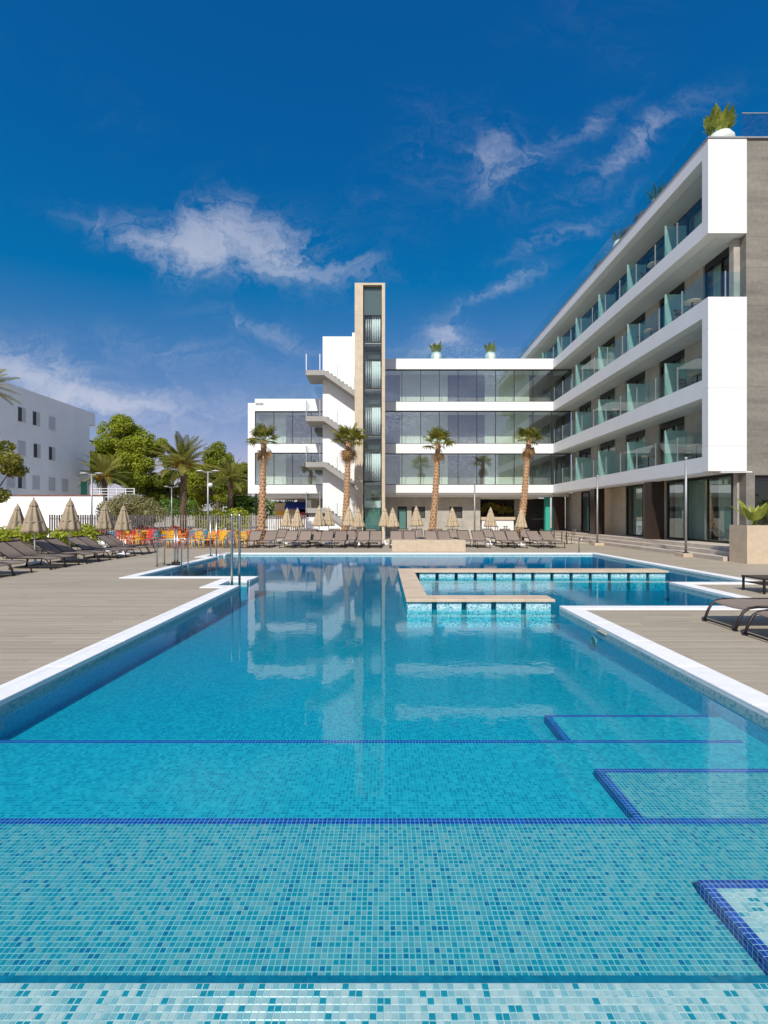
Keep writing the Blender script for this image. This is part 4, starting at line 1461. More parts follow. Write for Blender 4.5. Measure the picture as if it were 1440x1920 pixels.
def make_chair(mat, name):
    t_ = thing(name, (0, 0, 0), 'chair', 'chair')
    part('seat', MB().bev(-.2, .2, -.2, .2, .40, .43, .01), mat, t_, False, True)
    br = MB()
    for zz_ in (.50, .58, .66, .74):
        yo_ = .19 + (zz_ - .43) * .216
        br.box(-.185, .185, yo_, yo_ + .018, zz_, zz_ + .05)
    for sx in (-1, 1):
        br.tube([(sx * .19, .2, .42), (sx * .185, .285, .82)], .017, 6)
    br.tube([(-.185, .285, .82), (.185, .285, .82)], .017, 6)
    part('backrest', br, mat, t_, False, True)
    for sx in (-1, 1):
        part('armrest', MB().tube([(sx * .21, .2, .62), (sx * .22, -.12, .60), (sx * .2, -.17, .42)], .018, 6), mat, t_, True, True)
        for sy in (-1, 1):
            part('leg', MB().tube([(sx * .17, sy * .17, .41), (sx * .2, sy * .2, 0)], .017, 6), mat, t_, True, True)
    return remember(t_)


cp = {}
def chair(mat, loc, rz, label, group, s=1.0):
    o = copy_tree(cp[mat]) if mat in cp else make_chair(mat, 'chair')
    cp.setdefault(mat, o)
    o.location = loc
    o.rotation_euler = (0, 0, rz)
    o.scale = (s, s, s)
    return tag(o, label, 'chair', group)


chair('sling', (9.2, 26.3, 0), RAD(90), 'brown dining chair left of the small dining table', 'dining chairs by the steps')
chair('sling', (10.6, 26.5, 0), RAD(-90), 'brown dining chair right of the small dining table', 'dining chairs by the steps')
cn = {'plastic_red': 'red', 'plastic_orange': 'orange', 'plastic_yellow': 'yellow', 'plastic_teal': 'teal'}
RN = ['front', 'second', 'third', 'rear']
for r, yy in enumerate((22.9, 23.9, 24.9, 25.8)):
    cnt = {}
    for k in range(13):
        px = 214 + 22.0 * k + r * 7 + R.uniform(-3, 3)
        mt = ['plastic_teal', 'plastic_yellow', 'plastic_red', 'plastic_yellow', 'plastic_teal', 'plastic_orange', 'plastic_red', 'plastic_yellow'][(k * 3 + r * 5 + R.randrange(3)) % 8]
        cnt[mt] = cnt.get(mt, 0) + 1
        if px > 474:
            continue
        chair(mt, ((px - 720) * yy / FPX, yy + R.uniform(-.2, .2), 0.0), R.choice([0, 0, RAD(180), RAD(90), RAD(-90)]) + R.uniform(-.25, .25),
              '%s %s plastic chair from the left in the %s row' % (ORD[cnt[mt] - 1], cn[mt], RN[r]), 'bright plastic chairs in the play yard', R.uniform(.95, 1.02))

# ================================================================== foliage helpers
def leaf_cloud(blobs, n, size, seed, flat=.5, shell=.45):
    """many small two-triangle leaves filling ellipsoid clumps"""
    rs = np.random.RandomState(seed)
    vol = np.array([b_[3] * b_[4] * b_[5] for b_ in blobs]) ** .75
    pick = rs.choice(len(blobs), n, p=vol / vol.sum())
    B = np.array(blobs)[pick]
    d = rs.normal(size=(n, 3))
    d /= np.linalg.norm(d, axis=1)[:, None]
    r = shell + (1 - shell) * rs.rand(n) ** .7
    c = B[:, :3] + d * r[:, None] * B[:, 3:6]
    nrm = d * .8 + rs.normal(size=(n, 3)) * .6 + np.array([0, 0, .35])
    nrm /= np.linalg.norm(nrm, axis=1)[:, None]
    a = np.cross(nrm, rs.normal(size=(n, 3)))
    a /= np.linalg.norm(a, axis=1)[:, None]
    b2 = np.cross(nrm, a)
    s = size * rs.uniform(.6, 1.4, n)[:, None]
    v0 = c - a * s
    v1 = c + b2 * s * flat
    v2_ = c + a * s
    v3 = c - b2 * s * flat
    V = np.stack([v0, v1, v2_, v3], 1).reshape(-1, 3)
    F = np.arange(n * 4).reshape(-1, 4)
    return V, F


def cloud_part(name, V, F, mat, parent):
    off = np.array(root_loc(parent)) if parent is not None else np.zeros(3)
    me = bpy.data.meshes.new(name)
    me.from_pydata((V - off).tolist(), [], F.tolist())
    me.materials.append(MATS[mat])
    return link(name, me, parent)


def clumps(c, r, n, rs, sub=(.28, .45)):
    """clump ellipsoids spread near the surface of a crown"""
    out = []
    for i in range(n):
        d = rs.normal(size=3)
        d /= np.linalg.norm(d)
        k = rs.uniform(.35, .85)
        q = np.array(c) + d * k * np.array(r)
        s = rs.uniform(*sub)
        out.append((*q, r[0] * s, r[1] * s, min(r[2], r[0]) * s * .85))
    return out


def tree(name, label, base, crowns, nclump, nleaf, size, mat, seed, trunk_r=.2, group=None, flat=.5, sub=(.28, .45)):
    t_ = thing(name, base, label, 'tree', group)
    rs = np.random.RandomState(seed)
    tm = MB()
    c0 = np.mean([c[0] for c in crowns], axis=0)
    top = Vector(c0)
    bs = Vector(base)
    mid = bs.lerp(top, .5) + Vector((R.uniform(-.3, .3), R.uniform(-.3, .3), 0))
    tm.tube([bs, bs.lerp(mid, .5), mid, top], [trunk_r * 1.2, trunk_r, trunk_r * .8, trunk_r * .35], 8)
    bl = []
    for c, r in crowns:
        bl += clumps(c, r, max(4, int(nclump / len(crowns))), rs, sub)
    for q in bl[::3]:
        tm.tube([mid.lerp(top, .2), Vector(q[:3]).lerp(mid, .4) + Vector((0, 0, -.1)), Vector(q[:3])], [trunk_r * .45, trunk_r * .25, trunk_r * .1], 5)
    part('trunk', tm, 'bark', t_, True)
    V, F = leaf_cloud(bl, nleaf, size, seed, flat)
    cloud_part('crown', V, F, mat, t_)
    return t_


def shrub(name, label, cat, base, blobs, n, size, mat, seed, group=None, flat=.5):
    t_ = thing(name, base, label, cat, group)
    sm = MB()
    for q in blobs[:8]:
        sm.tube([(q[0] * .7 + base[0] * .3, q[1] * .7 + base[1] * .3, base[2]), q[:3]], [.035, .012], 5)
    part('stem', sm, 'bark', t_, True)
    V, F = leaf_cloud(blobs, n, size, seed, flat)
    cloud_part('foliage', V, F, mat, t_)
    return t_


GT = 'pines beyond the play yard'
tree('pine_tree', 'tallest bright pine beside the white house', (-31.0, 56, 0),
     [((-31.5, 56, 10.4), (3.3, 3, 3.0)), ((-33.2, 55, 8.2), (2.8, 3, 3.4)), ((-29.5, 55, 7.0), (2.6, 2.6, 3.2)), ((-28.2, 57, 10.0), (1.5, 1.5, 1.9))], 120, 52000, .13, 'leaf_pine', 5, .3, GT)
tree('pine_tree', 'small dark pine between the tall pine and the date palm', (-26.3, 58, 0), [((-26.4, 58, 8.0), (1.5, 1.5, 2.6)), ((-27.0, 57, 5.0), (2.2, 2.0, 2.2))], 34, 15000, .115, 'leaf_pine', 6, .2, GT)
tree('pine_tree', 'round-topped pine behind the date palms', (-20.5, 58, 0), [((-20.8, 58, 8.0), (2.7, 2.5, 2.5)), ((-22.5, 57, 6.4), (2.2, 2.2, 2.2)), ((-18.6, 58, 6.2), (1.9, 2.0, 1.9))], 66, 30000, .13, 'leaf_pine', 7, .25, GT)
tree('pine_tree', 'low pine next to the white hotel block', (-17.2, 56, 0), [((-16.8, 56, 6.0), (2.1, 1.8, 2.3)), ((-18.5, 55, 4.6), (2.0, 1.6, 1.8))], 40, 20000, .125, 'leaf_pine', 8, .2, GT)
tree('pine_tree', 'broad low pine filling the gap behind the large date palm', (-24.5, 61, 0), [((-24.5, 61, 5.2), (3.4, 2.0, 2.6)), ((-21.0, 61, 4.6), (2.6, 2.0, 2.0)), ((-29.0, 60, 4.6), (2.6, 2.0, 2.2))], 70, 24000, .14, 'leaf_pine', 12, .22, GT)
tree('laurel_tree', 'leafy tree cut by the left edge before the white house', (-17.6, 20, 0), [((-17.0, 20, 4.0), (1.25, 1.2, .9)), ((-17.2, 20, 2.7), (1.0, 1.1, 1.0)), ((-17.5, 20, 4.9), (.9, .9, .8))], 26, 5200, .085, 'leaf_laurel', 9, .11, sub=(.3, .5))
shrub('olive_shrub', 'broad grey-green shrub before the fence by the white wall', 'shrub', (-16.6, 30.3, 0),
      [(-17.8, 30.3, 1.9, 1.0, .8, .75), (-16.8, 30.3, 2.35, 1.2, .9, .75), (-15.8, 30.3, 2.2, 1.1, .8, .7), (-15.0, 30.3, 1.7, .9, .8, .6), (-16.5, 30.3, 1.4, 1.6, .8, .8)], 9000, .10, 'leaf_olive', 21, flat=.28)
bl = [(x + R.uniform(-.2, .2), R.uniform(17.6, 21.5), R.uniform(.5, .95), .6, .6, .42) for x in np.linspace(-16.8, -12.9, 16)]
shrub('low_hedge', 'bright yellow-green low hedge behind the left loungers', 'hedge', (-14.8, 19.5, 0), bl, 9000, .075, 'leaf_bright', 22)
for i, (x0, x1, Y, zt, mt, lab) in enumerate(((-23.2, -18.6, 45, 3.3, 'leaf_hedge', 'clipped green hedge right of the grey-green shrub'), (-13.9, -11.4, 42, 3.5, 'leaf_hedge', 'clipped green hedge by the left end of the hotel'),
                                          (-15.2, -11.6, 38.5, 2.3, 'leaf_bright', 'yellow-green hedge below the clipped hedge by the hotel'), (-10.8, -5.2, 43.0, 3.2, 'leaf_hedge', 'dark hedge seen under the raised white block'))):
    bl = [(x, Y + R.uniform(-.4, .4), zt - R.uniform(.5, .8), .6, .6, .55) for x in np.linspace(x0, x1, 11)] + [(x, Y, zt - 1.3, .6, .6, .6) for x in np.linspace(x0, x1, 8)]
    shrub('hedge', lab, 'hedge', ((x0 + x1) / 2, Y, 0), bl, 4200, .11, mt, 30 + i)
bl = [(x, 26.9, R.uniform(.55, .8), .45, .35, .3) for x in np.linspace(-18.3, -11.3, 18)]
shrub('flowering_hedge', 'low red flowering hedge in front of the fence', 'hedge', (-14.8, 26.9, 0), bl, 2600, .06, 'leaf_red', 40)
# woods behind the viewer, seen only in the glass
V, F = leaf_cloud([(x, -60 + 8 * math.sin(x), 3.2 + 1.6 * math.sin(x * 1.7), 6, 4, 3.6) for x in np.linspace(-70, 70, 24)], 9000, .5, 77)
o = cloud_part('woodland', V, F, 'leaf_pine', None)
tag(o, kind='stuff')

# ================================================================== palms
def fan_frond(mat, dead=False, seed=0):
    rs = random.Random(seed)
    mb = MB()
    pl = .5
    mb.tube([(0, 0, 0), (pl * .5, 0, .02), (pl, 0, 0)], [.022, .016, .012], 5)
    n = 15
    for i in range(n):
        a = RAD(-100 + 200 * i / (n - 1))
        L = (.62 - .16 * abs(a) / 1.75) * rs.uniform(.88, 1.08)
        d = Vector((math.cos(a), math.sin(a), 0))
        s = Vector((-d.y, d.x, 0))
        w_ = .042 if not dead else .028
        o_ = Vector((pl, 0, 0))
        dr = rs.uniform(.10, .22) + (.18 if dead else 0)
        p0, p1, p2, p3 = o_, o_ + d * L * .45 + Vector((0, 0, -.02)), o_ + d * L * .8 + Vector((0, 0, -dr * .5)), o_ + d * L + Vector((0, 0, -dr * 1.15))
        k = len(mb.v)
        up_ = Vector((0, 0, .016))
        mb.v += [tuple(p0), tuple(p1 - s * w_ + up_), tuple(p1 + s * w_ + up_), tuple(p1 - up_ * .4), tuple(p2 - s * w_ * .75 + up_), tuple(p2 + s * w_ * .75 + up_), tuple(p2), tuple(p3)]
        mb.f += [(k, k + 1, k + 3), (k, k + 3, k + 2), (k + 1, k + 4, k + 6, k + 3), (k + 3, k + 6, k + 5, k + 2), (k + 4, k + 7, k + 6), (k + 6, k + 7, k + 5)]
    return mb.mesh('frond', mat)


fan = [fan_frond('leaf_palm', False, s) for s in range(4)]
fan_dead = [fan_frond('leaf_dead', True, s) for s in range(3)]


def palm_trunk(t_, pts, rads, mat, scale_h=.14):
    """ringed trunk covered with stubs of old leaf bases"""
    mb = MB()
    mb.tube(pts, rads, 12)
    part('trunk', mb, mat, t_, True)
    sb = MB()
    pv = [Vector(q) for q in pts]
    L = sum((b_ - a).length for a, b_ in zip(pv[:-1], pv[1:]))
    nrow = int(L / scale_h)
    for i in range(nrow):
        s = (i + .5) / nrow * (len(pv) - 1)
        k = min(int(s), len(pv) - 2)
        q = pv[k].lerp(pv[k + 1], s - k)
        r = rads[k] + (rads[k + 1] - rads[k]) * (s - k)
        for j in range(7):
            a = 2 * math.pi * (j + .5 * (i % 2)) / 7 + R.uniform(-.1, .1)
            d = Vector((math.cos(a), math.sin(a), 0))
            s_ = Vector((-d.y, d.x, 0))
            b0 = q + d * r * .9
            hw = r * .42
            tip = q + d * (r * 1.22 + .015) + Vector((0, 0, scale_h * R.uniform(.6, .95)))
            kk_ = len(sb.v)
            sb.v += [tuple(b0 - s_ * hw), tuple(b0 + s_ * hw), tuple(tip + s_ * hw * .45), tuple(tip - s_ * hw * .45), tuple(q + d * r * .85 + Vector((0, 0, scale_h * .8)))]
            sb.f += [(kk_, kk_ + 1, kk_ + 2, kk_ + 3), (kk_ + 3, kk_ + 2, kk_ + 4), (kk_, kk_ + 3, kk_ + 4), (kk_ + 1, kk_ + 4, kk_ + 2)]
    part('leaf_bases', sb, mat, t_)['kind'] = 'stuff'


def fan_palm(px, Y, zc, lean, label, ng=26, ndead=9, s=1.0):
    s *= 1.04
    bx_ = (px - 720) * Y / FPX
    t_ = thing('fan_palm', (bx_, Y, 0), label, 'palm tree', 'fan palms before the facade')
    b0 = Vector((bx_, Y, 0))
    topv = Vector((bx_ + lean, Y, zc))
    pts = [b0, b0.lerp(topv, .12), b0.lerp(topv, .45) + Vector((lean * .1, 0, 0)), b0.lerp(topv, .8), topv]
    palm_trunk(t_, pts, [.27, .215, .18, .15, .13], 'palm_bark')
    loc = topv - b0
    for i in range(ng):
        o_ = link('frond', R.choice(fan), t_)
        yaw = i * 2.4 + R.uniform(-.25, .25)
        pit = RAD(80 - 88 * (i / ng) ** .9 + R.uniform(-8, 8))
        o_.location = loc + Vector((.05 * math.cos(yaw), .05 * math.sin(yaw), R.uniform(-.08, .1)))
        o_.rotation_euler = (R.uniform(-.4, .4), -pit, yaw)
        k = s * R.uniform(.82, 1.08)
        o_.scale = (k, k, k)
    for i in range(ndead):
        o_ = link('dead_frond', R.choice(fan_dead), t_)
        yaw = i * 2.1 + R.uniform(-.4, .4)
        o_.location = loc + Vector((.08 * math.cos(yaw), .08 * math.sin(yaw), -.15 - R.uniform(0, .25)))
        o_.rotation_euler = (R.uniform(-1.4, 1.4), RAD(R.uniform(52, 84)), yaw)
        k = s * R.uniform(.7, .95)
        o_.scale = (k, k * .55, k)


fan_palm(489, 26.6, 5.85, .18, 'fan palm before the low white block, leftmost of four', 17, 6)
fan_palm(646, 28.5, 6.15, .25, 'fan palm with hanging brown fronds beside the lift tower', 20, 16, 1.12)
fan_palm(809, 28.5, 6.0, .42, 'fan palm before the middle of the far facade', 16, 6, .98)
fan_palm(973, 28.5, 6.25, .62, 'fan palm before the bar, rightmost of four', 17, 12, .9)


def pinnate(seed, L=2.5):
    rs = random.Random(seed)
    mb = MB()
    def c(s):
        return Vector((L * s, 0, L * (.12 * s - .46 * s * s)))
    mb.tube([c(i / 6) for i in range(7)], [.035, .03, .025, .02, .015, .01, .005], 5)
    n = 40
    for i in range(n):
        s = .12 + .87 * i / n
        q = c(s)
        tdir = (c(min(1, s + .02)) - q).normalized()
        ll = .52 * math.sin(math.pi * (.12 + .82 * s)) * rs.uniform(.85, 1.1)
        for sd_ in (-1, 1):
            d = (tdir * .75 + Vector((0, sd_ * .75, .28 - .25 * rs.random()))).normalized()
            tip = q + d * ll + Vector((0, 0, -.14 * ll))
            w_ = tdir * .028
            k = len(mb.v)
            md = q + d * ll * .55
            mb.v += [tuple(q - w_ * .5), tuple(q + w_ * .5), tuple(md + w_), tuple(md - w_), tuple(tip)]
            mb.f += [(k, k + 1, k + 2, k + 3), (k + 3, k + 2, k + 4)]
    return mb.mesh('frond', 'leaf_date')


pin = [pinnate(s) for s in range(3)]


def date_palm(x, Y, zc, label, n=44, s=1.0, tr=.2, fruit=True):
    t_ = thing('date_palm', (x, Y, 0), label, 'palm tree', 'date palms around the play yard')
    palm_trunk(t_, [(x, Y, 0), (x + .05, Y, zc * .5), (x, Y, zc)], [tr * 1.3, tr, tr * 1.05], 'palm_bark_dark', .2)
    for i in range(n):
        o_ = link('frond', R.choice(pin), t_)
        yaw = i * 2.4 + R.uniform(-.25, .25)
        pit = RAD(84 - 96 * (i / n) ** 1.0 + R.uniform(-7, 7))
        o_.location = (.1 * math.cos(yaw), .1 * math.sin(yaw), zc + R.uniform(-.1, .2))
        o_.rotation_euler = (R.uniform(-.3, .3), -pit, yaw)
        k = s * R.uniform(.85, 1.08)
        o_.scale = (k, k, k)
    if fruit:
        for i in range(5):
            yaw = i * 1.3 + 3.4
            rs = np.random.RandomState(i)
            V, F = leaf_cloud([(x + .55 * math.cos(yaw), Y + .55 * math.sin(yaw), zc + .15, .2, .2, .42)], 160, .05, i)
            cloud_part('fruit_cluster', V, F, 'date_fruit', t_)


date_palm(-15.6, 36, 5.4, 'large date palm with orange fruit in the play yard', 50, 1.0)
date_palm(-13.6, 41, 4.6, 'paler date palm right of the large one', 34, .95, fruit=False)
date_palm(-27.4, 45.5, 5.3, 'date palm tucked beside the end of the white house', 36, 1.1)
date_palm(-20.9, 24.0, 8.1, 'palm crown peeking in at the upper left edge', 34, .62, .18)

# ================================================================== roof pots
def urn(mb, r, h, c=(0, 0, 0)):
    return mb.lathe([(r * .62, 0), (r * .8, h * .15), (r, h * .5), (r * .97, h * .75), (r * .8, h * .93), (r * .76, h), (r * .68, h), (r * .66, h * .9)], c, 24)


def pot_plant(loc, r, h, kind, label, n, s):
    t_ = thing('potted_plant', loc, label, 'potted plant', 'potted plants on the roof terraces')
    part('pot', urn(MB(), r, h), 'pot_white', t_, True, True)
    part('soil', MB().lathe([(r * .66, h * .9), (.01, h * .91)], n=16), 'soil', t_, False, True)
    leaves(t_, (0, 0, h * .88), n, s * .75, s * 1.2, 70 if kind == 'b' else 30, 89, banana_mesh if kind == 'b' else yucca_mesh, r * .5)


def spike(L, wd):
    mb = MB()
    mb.v += [(0, -wd * .6, 0), (0, wd * .6, 0), (L * .5, -wd, .03), (L * .5, wd, .03), (L, 0, -.05)]
    mb.f += [(0, 2, 3, 1), (2, 4, 3)]
    return mb.mesh('leaf', 'leaf_yucca')


yucca_mesh = [spike(.75, .022), spike(.6, .025), spike(.5, .022)]
pot_plant((13.75, 19.0, 16.42), .52, .72, 'b', 'large pale pot with broad-leaved plant on the near roof corner', 40, .95)
pot_plant((13.45, 22.8, 16.42), .33, .70, 'y', 'spiky plant in pale pot, nearer one on the right roof edge', 60, 1.1)
pot_plant((13.45, 26.5, 16.42), .36, .85, 'y', 'spiky plant in pale pot, farther one on the right roof edge', 60, 1.1)
pot_plant((4.05, 35.95, 13.3), .45, .88, 'b', 'pale pot with broad leaves, left one on the far roof', 30, .85)
pot_plant((8.25, 35.95, 13.3), .45, .88, 'b', 'pale pot with broad leaves, right one on the far roof', 30, .85)
for i, (yy, lab) in enumerate(((24.1, 'dark rounded seat between the two spiky roof plants'), (25.3, 'dark rounded seat next to the farther spiky roof plant'), (28.8, 'dark rounded seat beyond the spiky roof plants'))):
    t = thing('pouf_seat', (13.5, yy, 16.42), lab, 'pouf', 'dark poufs on the roof edge')
    part('cushion', MB().lathe([(.2, 0), (.42, .12), (.5, .4), (.42, .75), (.2, .95), (.02, 1.0)], n=18), 'pot_dark', t, True, True)
    part('back_roll', MB().tube([(.1, -.3, .8), (.15, 0, .95), (.1, .3, .8)], .14, 8), 'pot_dark', t, True, True)
t = thing('roof_lounger', (5.2, 36.2, 13.3), 'low dark sunbed beside the left pot on the far roof', 'sunbed')
part('bed', bx(4.6, 5.6, 36.0, 36.6, 13.45, 13.62), 'sling', t)
part('leg', bx(4.65, 4.75, 36.05, 36.15, 13.3, 13.449), 'lounger_frame', t)
part('leg', bx(5.45, 5.55, 36.05, 36.15, 13.3, 13.449), 'lounger_frame', t)

# ================================================================== balcony tables
FN = ['first', 'second', 'third', 'top']
for i, (fl, yy, xx) in enumerate(((2, 20.1, 13.35), (2, 23.2, 13.35), (1, 20.0, 13.5), (0, 23.5, 13.4), (0, 19.9, 13.4), (3, 22.9, 13.35), (1, 26.6, 13.4))):
    zf = FASC[fl][1] - .06
    t = thing('balcony_table', (xx, yy, zf), 'small round wooden table on the %s-floor balcony, %s' % (FN[fl], ['next to the open corner', 'one room in from the corner', 'in the room by the end wall', 'one room from the end wall', 'behind the last rail pane', 'behind the roof-level rail', 'two rooms in from the end'][i]), 'table', 'round balcony tables')
    part('top', MB().lathe([(.33, .70), (.34, .715), (.33, .73)], n=20), 'timber_cap', t, True, True)
    part('stem', MB().tube([(0, 0, .02), (0, 0, .70)], .025, 8), 'dark_metal', t, True, True)
    part('foot', MB().lathe([(.2, 0), (.2, .02), (.03, .03)], n=16), 'dark_metal', t, True, True)
    chair('sling', (xx + .05, yy + .75, zf), RAD(10), 'brown balcony chair behind the table on the %s floor, %s' % (FN[fl], ['at the open corner', 'one room in', 'by the end wall', 'one room from the end wall', 'at the last pane', 'under the roof', 'two rooms in'][i]), 'balcony chairs')

# ================================================================== lamps
def lamp(px, Y, h, label, plinth=False, arms=True):
    x = (px - 720) * Y / FPX
    t_ = thing('lamp_post', (x, Y, 0), label, 'lamp post', 'slim garden lamp posts')
    z0 = .12 if plinth else 0.0
    part('pole', MB().tube([(0, 0, z0), (0, 0, h)], .045, 10), 'galv', t_, True, True)
    if plinth:
        part('plinth', MB().bev(-.26, .26, -.26, .26, -.006, .13, .01), 'planter_stone', t_, False, True)
        part('flange', MB().lathe([(.12, .13), (.12, .15), (.06, .17)], n=14), 'dark_metal', t_, True, True)
    if arms:
        part('lamp_arm', MB().tube([(-.5, 0, h - .04), (.5, 0, h - .04)], .025, 8), 'galv', t_, True, True)
        for s in (-1, 1):
            part('lamp_head', MB().lathe([(.03, .05), (.2, .02), (.21, 0), (.05, -.03)][::-1], (s * .42, 0, h + .02), 16), 'white_paint', t_, True, True)
    else:
        part('lamp_head', MB().lathe([(.045, 0), (.06, .03), (.06, .1), (.02, .12)], (0, 0, h), 12), 'galv', t_, True, True)
    return t_


lamp(172, 26, 3.95, 'tall white T-shaped lamp post before the white house')
lamp(322, 36, 3.85, 'thin T-shaped lamp post left of the large date palm')
l3 = lamp(390, 24.6, 3.95, 'tall T-shaped lamp post with round white camera in the play yard')
part('globe', MB().lathe([(.02, 3.1), (.1, 3.14), (.13, 3.22), (.1, 3.31), (.02, 3.34)], (.13, 0, 0), 14), 'white_paint', l3, True, True)
part('control_box', MB().box(-.2, .22, -.1, .1, .1, .3), 'black_frame', l3, False, True)
lamp(437, 42, 3.4, 'thin distant lamp post left of the hotel')
lamp(890, 27.5, 3.5, 'thin grey pole lamp before the bar end of the far facade', False, False)
lamp(1120, 25.3, 3.7, 'slim pole lamp on a stone plinth by the terrace steps', True, False)
lamp(1286, 18.3, 3.8, 'nearest slim pole lamp on a stone plinth at the right', True, False)

# ================================================================== fences and walls
def fence(name, x0, x1, y0, y1, h, pitch, w_, mat, label, z0=0.05):
    t_ = thing(name, ((x0 + x1) / 2, (y0 + y1) / 2, 0), label, 'fence')
    n = int(math.hypot(x1 - x0, y1 - y0) / pitch)
    me = bx(-w_ / 2, w_ / 2, -.015, .015, z0, h).mesh('slat', mat)
    for i in range(n + 1):
        o_ = link('slat', me, t_)
        f = i / n
        o_.location = (x0 + (x1 - x0) * f - t_.location.x, y0 + (y1 - y0) * f - t_.location.y, 0)
        o_.scale = (1, 1, R.uniform(.985, 1.01))
    for z in (.25, h - .25):
        part('rail', MB().tube([(x0, y0 + .04, z), (x1, y1 + .04, z)], .02, 6), mat, t_)
    return t_


fence('slat_fence', -20.6, -14.6, 28.6, 29.3, 1.66, .135, .085, 'fence_dark', 'dark wooden slat fence below the white wall')
fence('bar_fence', -14.4, -8.4, 29.4, 30.4, 1.62, .15, .045, 'fence_light', 'thin-barred fence behind the bright chairs')
fence('picket_fence', -9.2, -4.9, 37.0, 37.0, 1.65, .17, .09, 'fence_white', 'white picket fence under the raised hotel block')
t = thing('garden_wall', (-26, 34, 0), 'white rendered garden wall in front of the white house', 'wall')
part('wall', bx(-36, -20.6, 34, 34.3, -.02, 3.05), 'house_white', t)
part('coping', bx(-36, -20.55, 33.95, 34.35, 3.052, 3.13), 'roof_tile', t)
t = thing('low_wall', (-14, 26.3, 0), 'low white kerb wall before the red hedge', 'wall')
part('wall', bx(-18.5, -13.8, 26.2, 26.4, -.02, .5), 'house_white', t)
part('cap', bx(-18.5, -13.8, 26.18, 26.42, .502, .53), 'coping_white', t)
t = thing('terrace_railing', (-24.0, 42, 0), 'white horizontal-bar railing right of the white house', 'railing')
for z in (3.3, 3.55, 3.8, 4.05):
    part('bar', MB().tube([(-26.5, 42, z), (-22.6, 42, z)], .035, 6), 'fence_white', t)
for xx in np.linspace(-26.5, -22.6, 6):
    part('post', bx(xx - .04, xx + .04, 41.96, 42.04, 2.9, 4.1), 'fence_white', t)
part('ledge', bx(-26.8, -22.4, 41.9, 43.5, -.02, 2.9), 'house_white', t)
t = thing('pergola', (-13.0, 46, 0), 'pale blue-grey pergola frame behind the bar fence', 'pergola')
for xx in (-15.6, -13.2, -10.8):
    part('post', bx(xx - .09, xx + .09, 45.9, 46.1, 0, 2.3), 'fence_white', t)
part('beam', bx(-15.9, -10.5, 45.85, 46.15, 2.302, 2.5), 'pot_white', t)

# playhouse under the block
t = thing('playhouse', (-8.0, 39.0, 0), 'cream play kiosk with blue awning under the raised block', 'kiosk')
part('wall', bx(-9.2, -6.6, 39, 40.5, 0, 2.65), 'cream', t)
part('awning', MB().hexa([(-8.2, 38.1, 2.15), (-6.4, 38.1, 2.15), (-6.4, 39.0, 2.5), (-8.2, 39.0, 2.5), (-8.2, 38.1, 2.25), (-6.4, 38.1, 2.25), (-6.4, 39.0, 2.75), (-8.2, 39.0, 2.75)]), 'blue_awning', t)
part('hatch', bx(-9.1, -8.3, 38.93, 38.99, 1.4, 2.0), 'plastic_yellow', t)
part('counter', bx(-8.1, -6.8, 38.6, 38.99, .9, 1.0), 'white_paint', t)
part('door', bx(-7.0, -6.65, 38.95, 38.995, 0, 1.9), 'plastic_red', t)

# bar: counter, bottles and greenery
t = thing('bar_counter', (8.9, 36.6, 0), 'white bar counter with beige top in the far ground floor', 'counter')
part('front', bx(7.7, 10.2, 36.5, 37.1, 0, 1.28), 'white_paint', t)
part('top', bx(7.62, 10.3, 36.4, 37.2, 1.282, 1.5), 'planter_stone', t)
bl = [(x, 38.6, R.uniform(1.7, 2.5), .35, .3, .25) for x in np.linspace(7.9, 10.4, 9)]
shrub('bar_greenery', 'green and leafy display above the bar counter', 'plant', (9.1, 38.6, 1.3), bl, 1600, .09, 'leaf_laurel', 51)
t = thing('bar_shelf', (9.1, 39.2, 1.3), 'dark bottle shelf behind the bar greenery', 'shelf')
for z in (1.6, 2.0, 2.4):
    part('shelf', bx(7.8, 10.5, 39.05, 39.25, z, z + .03), 'bronze', t)
    for i in range(16):
        xx = 7.95 + i * .16
        part('bottle', MB().lathe([(.035, .03), (.035, .2), (.012, .25), (.012, .3)], (xx, 39.12, z), 8), R.choice(['bottle_dark', 'plastic_red', 'bottle_dark', 'date_fruit']), t, True)
for i, xx in enumerate((8.0, 8.7, 9.4)):
    s_ = thing('bar_stool', (xx, 35.9, 0), ('left dark stool at the bar counter', 'middle dark stool at the bar counter', 'right dark stool at the bar counter')[i], 'stool', 'stools at the bar')
    part('seat', MB().lathe([(.18, .74), (.19, .77), (.16, .79)], n=14), 'dark_metal', s_, True, True)
    for a in range(4):
        part('leg', MB().tube([(.1 * math.cos(a * 1.57 + .78), .1 * math.sin(a * 1.57 + .78), .74), (.2 * math.cos(a * 1.57 + .78), .2 * math.sin(a * 1.57 + .78), 0)], .014, 6), 'dark_metal', s_, True, True)

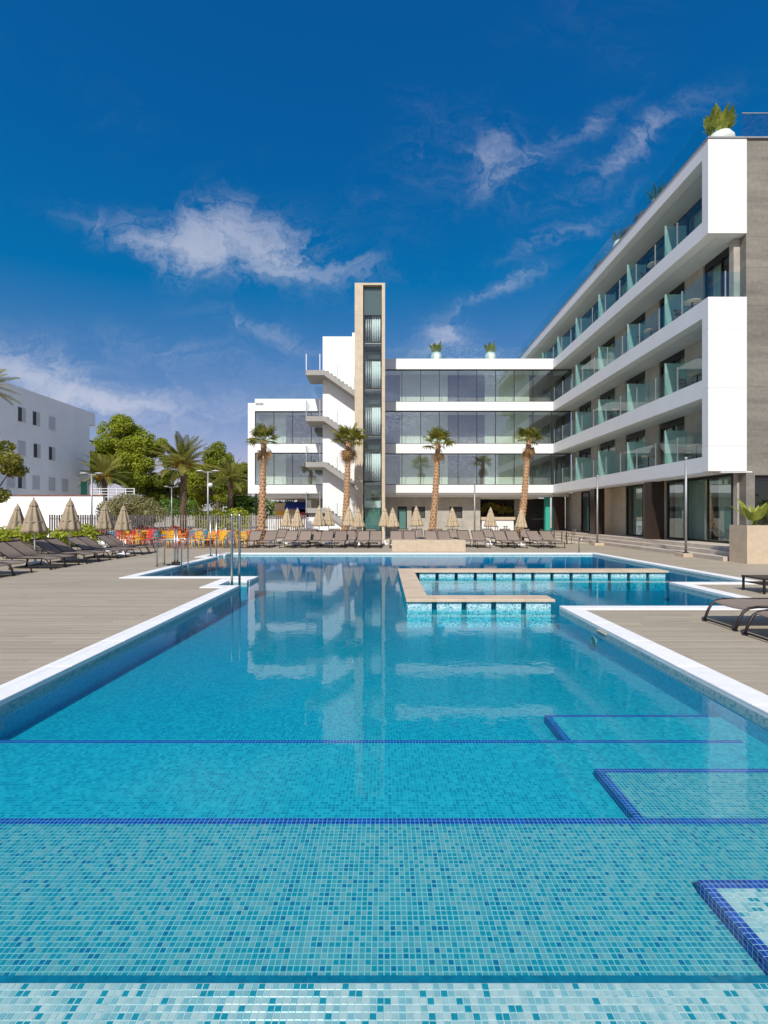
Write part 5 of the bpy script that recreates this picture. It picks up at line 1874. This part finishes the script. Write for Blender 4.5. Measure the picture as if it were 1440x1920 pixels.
# ================================================================== white house
hs_ = thing('white_house', (-36, 40, 0), 'white three-storey house with shuttered windows on the left', 'house')
HX = -30.0
part('wall', bx(-42, HX, 28, 47.3, 0, 12.2), 'house_white', hs_)
part('roof_parapet', bx(-42, HX, 47.302, 48.2, 10.9, 12.2), 'house_white', hs_)
for z0, z1 in ((8.25, 9.35), (5.0, 5.9)):
    part('balcony', bx(-38, HX, 47.302, 48.2, z0, z1 - .45), 'house_white', hs_)
    part('balcony_rail', MB().box(-38, HX - .02, 48.1, 48.15, z1 - .1, z1).box(HX - .08, HX - .03, 47.32, 48.1, z1 - .1, z1), 'galv', hs_)
part('balcony_recess', bx(-42, HX - .3, 47.303, 47.5, 0, 10.9), 'bronze', hs_)
rows = {9.98: [38.4, 40.0, 41.9], 7.23: [38.4, 40.1, 41.9], 4.49: [37.3, 38.4, 40.0, 41.9, 43.6]}
for z, ys_ in rows.items():
    for k, yc in enumerate(ys_):
        hh = .62
        op = (z > 9) and k < 2 or (z < 5 and k == 1) or (6 < z < 8 and k != 0)
        f = part('window', MB().box(HX, HX + .03, yc - .46, yc - .40, z - hh, z + hh).box(HX, HX + .03, yc + .40, yc + .46, z - hh, z + hh).box(HX, HX + .03, yc - .4, yc + .4, z + hh - .06, z + hh)
                 .box(HX, HX + .09, yc - .5, yc + .5, z - hh - .06, z - hh), 'white_paint', hs_)
        if op:
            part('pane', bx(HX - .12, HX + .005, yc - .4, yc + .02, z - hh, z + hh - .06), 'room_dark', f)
            part('shutter', bx(HX, HX + .035, yc + .02, yc + .4, z - hh, z + hh - .06), 'shutter', f)
        else:
            for s in (-1, 1):
                a, b_ = (yc - .4, yc - .005) if s < 0 else (yc + .005, yc + .4)
                part('shutter', bx(HX, HX + .035, a, b_, z - hh, z + hh - .06), 'shutter', f)
part('green_door', bx(HX, HX + .04, 45.9, 46.8, 3.0, 5.0), 'teal_column', hs_)

# faint painted depth marking on the deck
tag(link('depth_marking', MB().box(-4.22, -4.19, 7.25, 7.28, .0012, .0025).box(-4.16, -4.10, 7.25, 7.285, .0012, .0025).box(-4.07, -4.03, 7.25, 7.275, .0012, .0025).box(-4.0, -3.92, 7.255, 7.285, .0012, .0025).mesh('depth_marking', 'terrace_stone')),
    'small worn white marking on the deck by the left coping', 'marking')
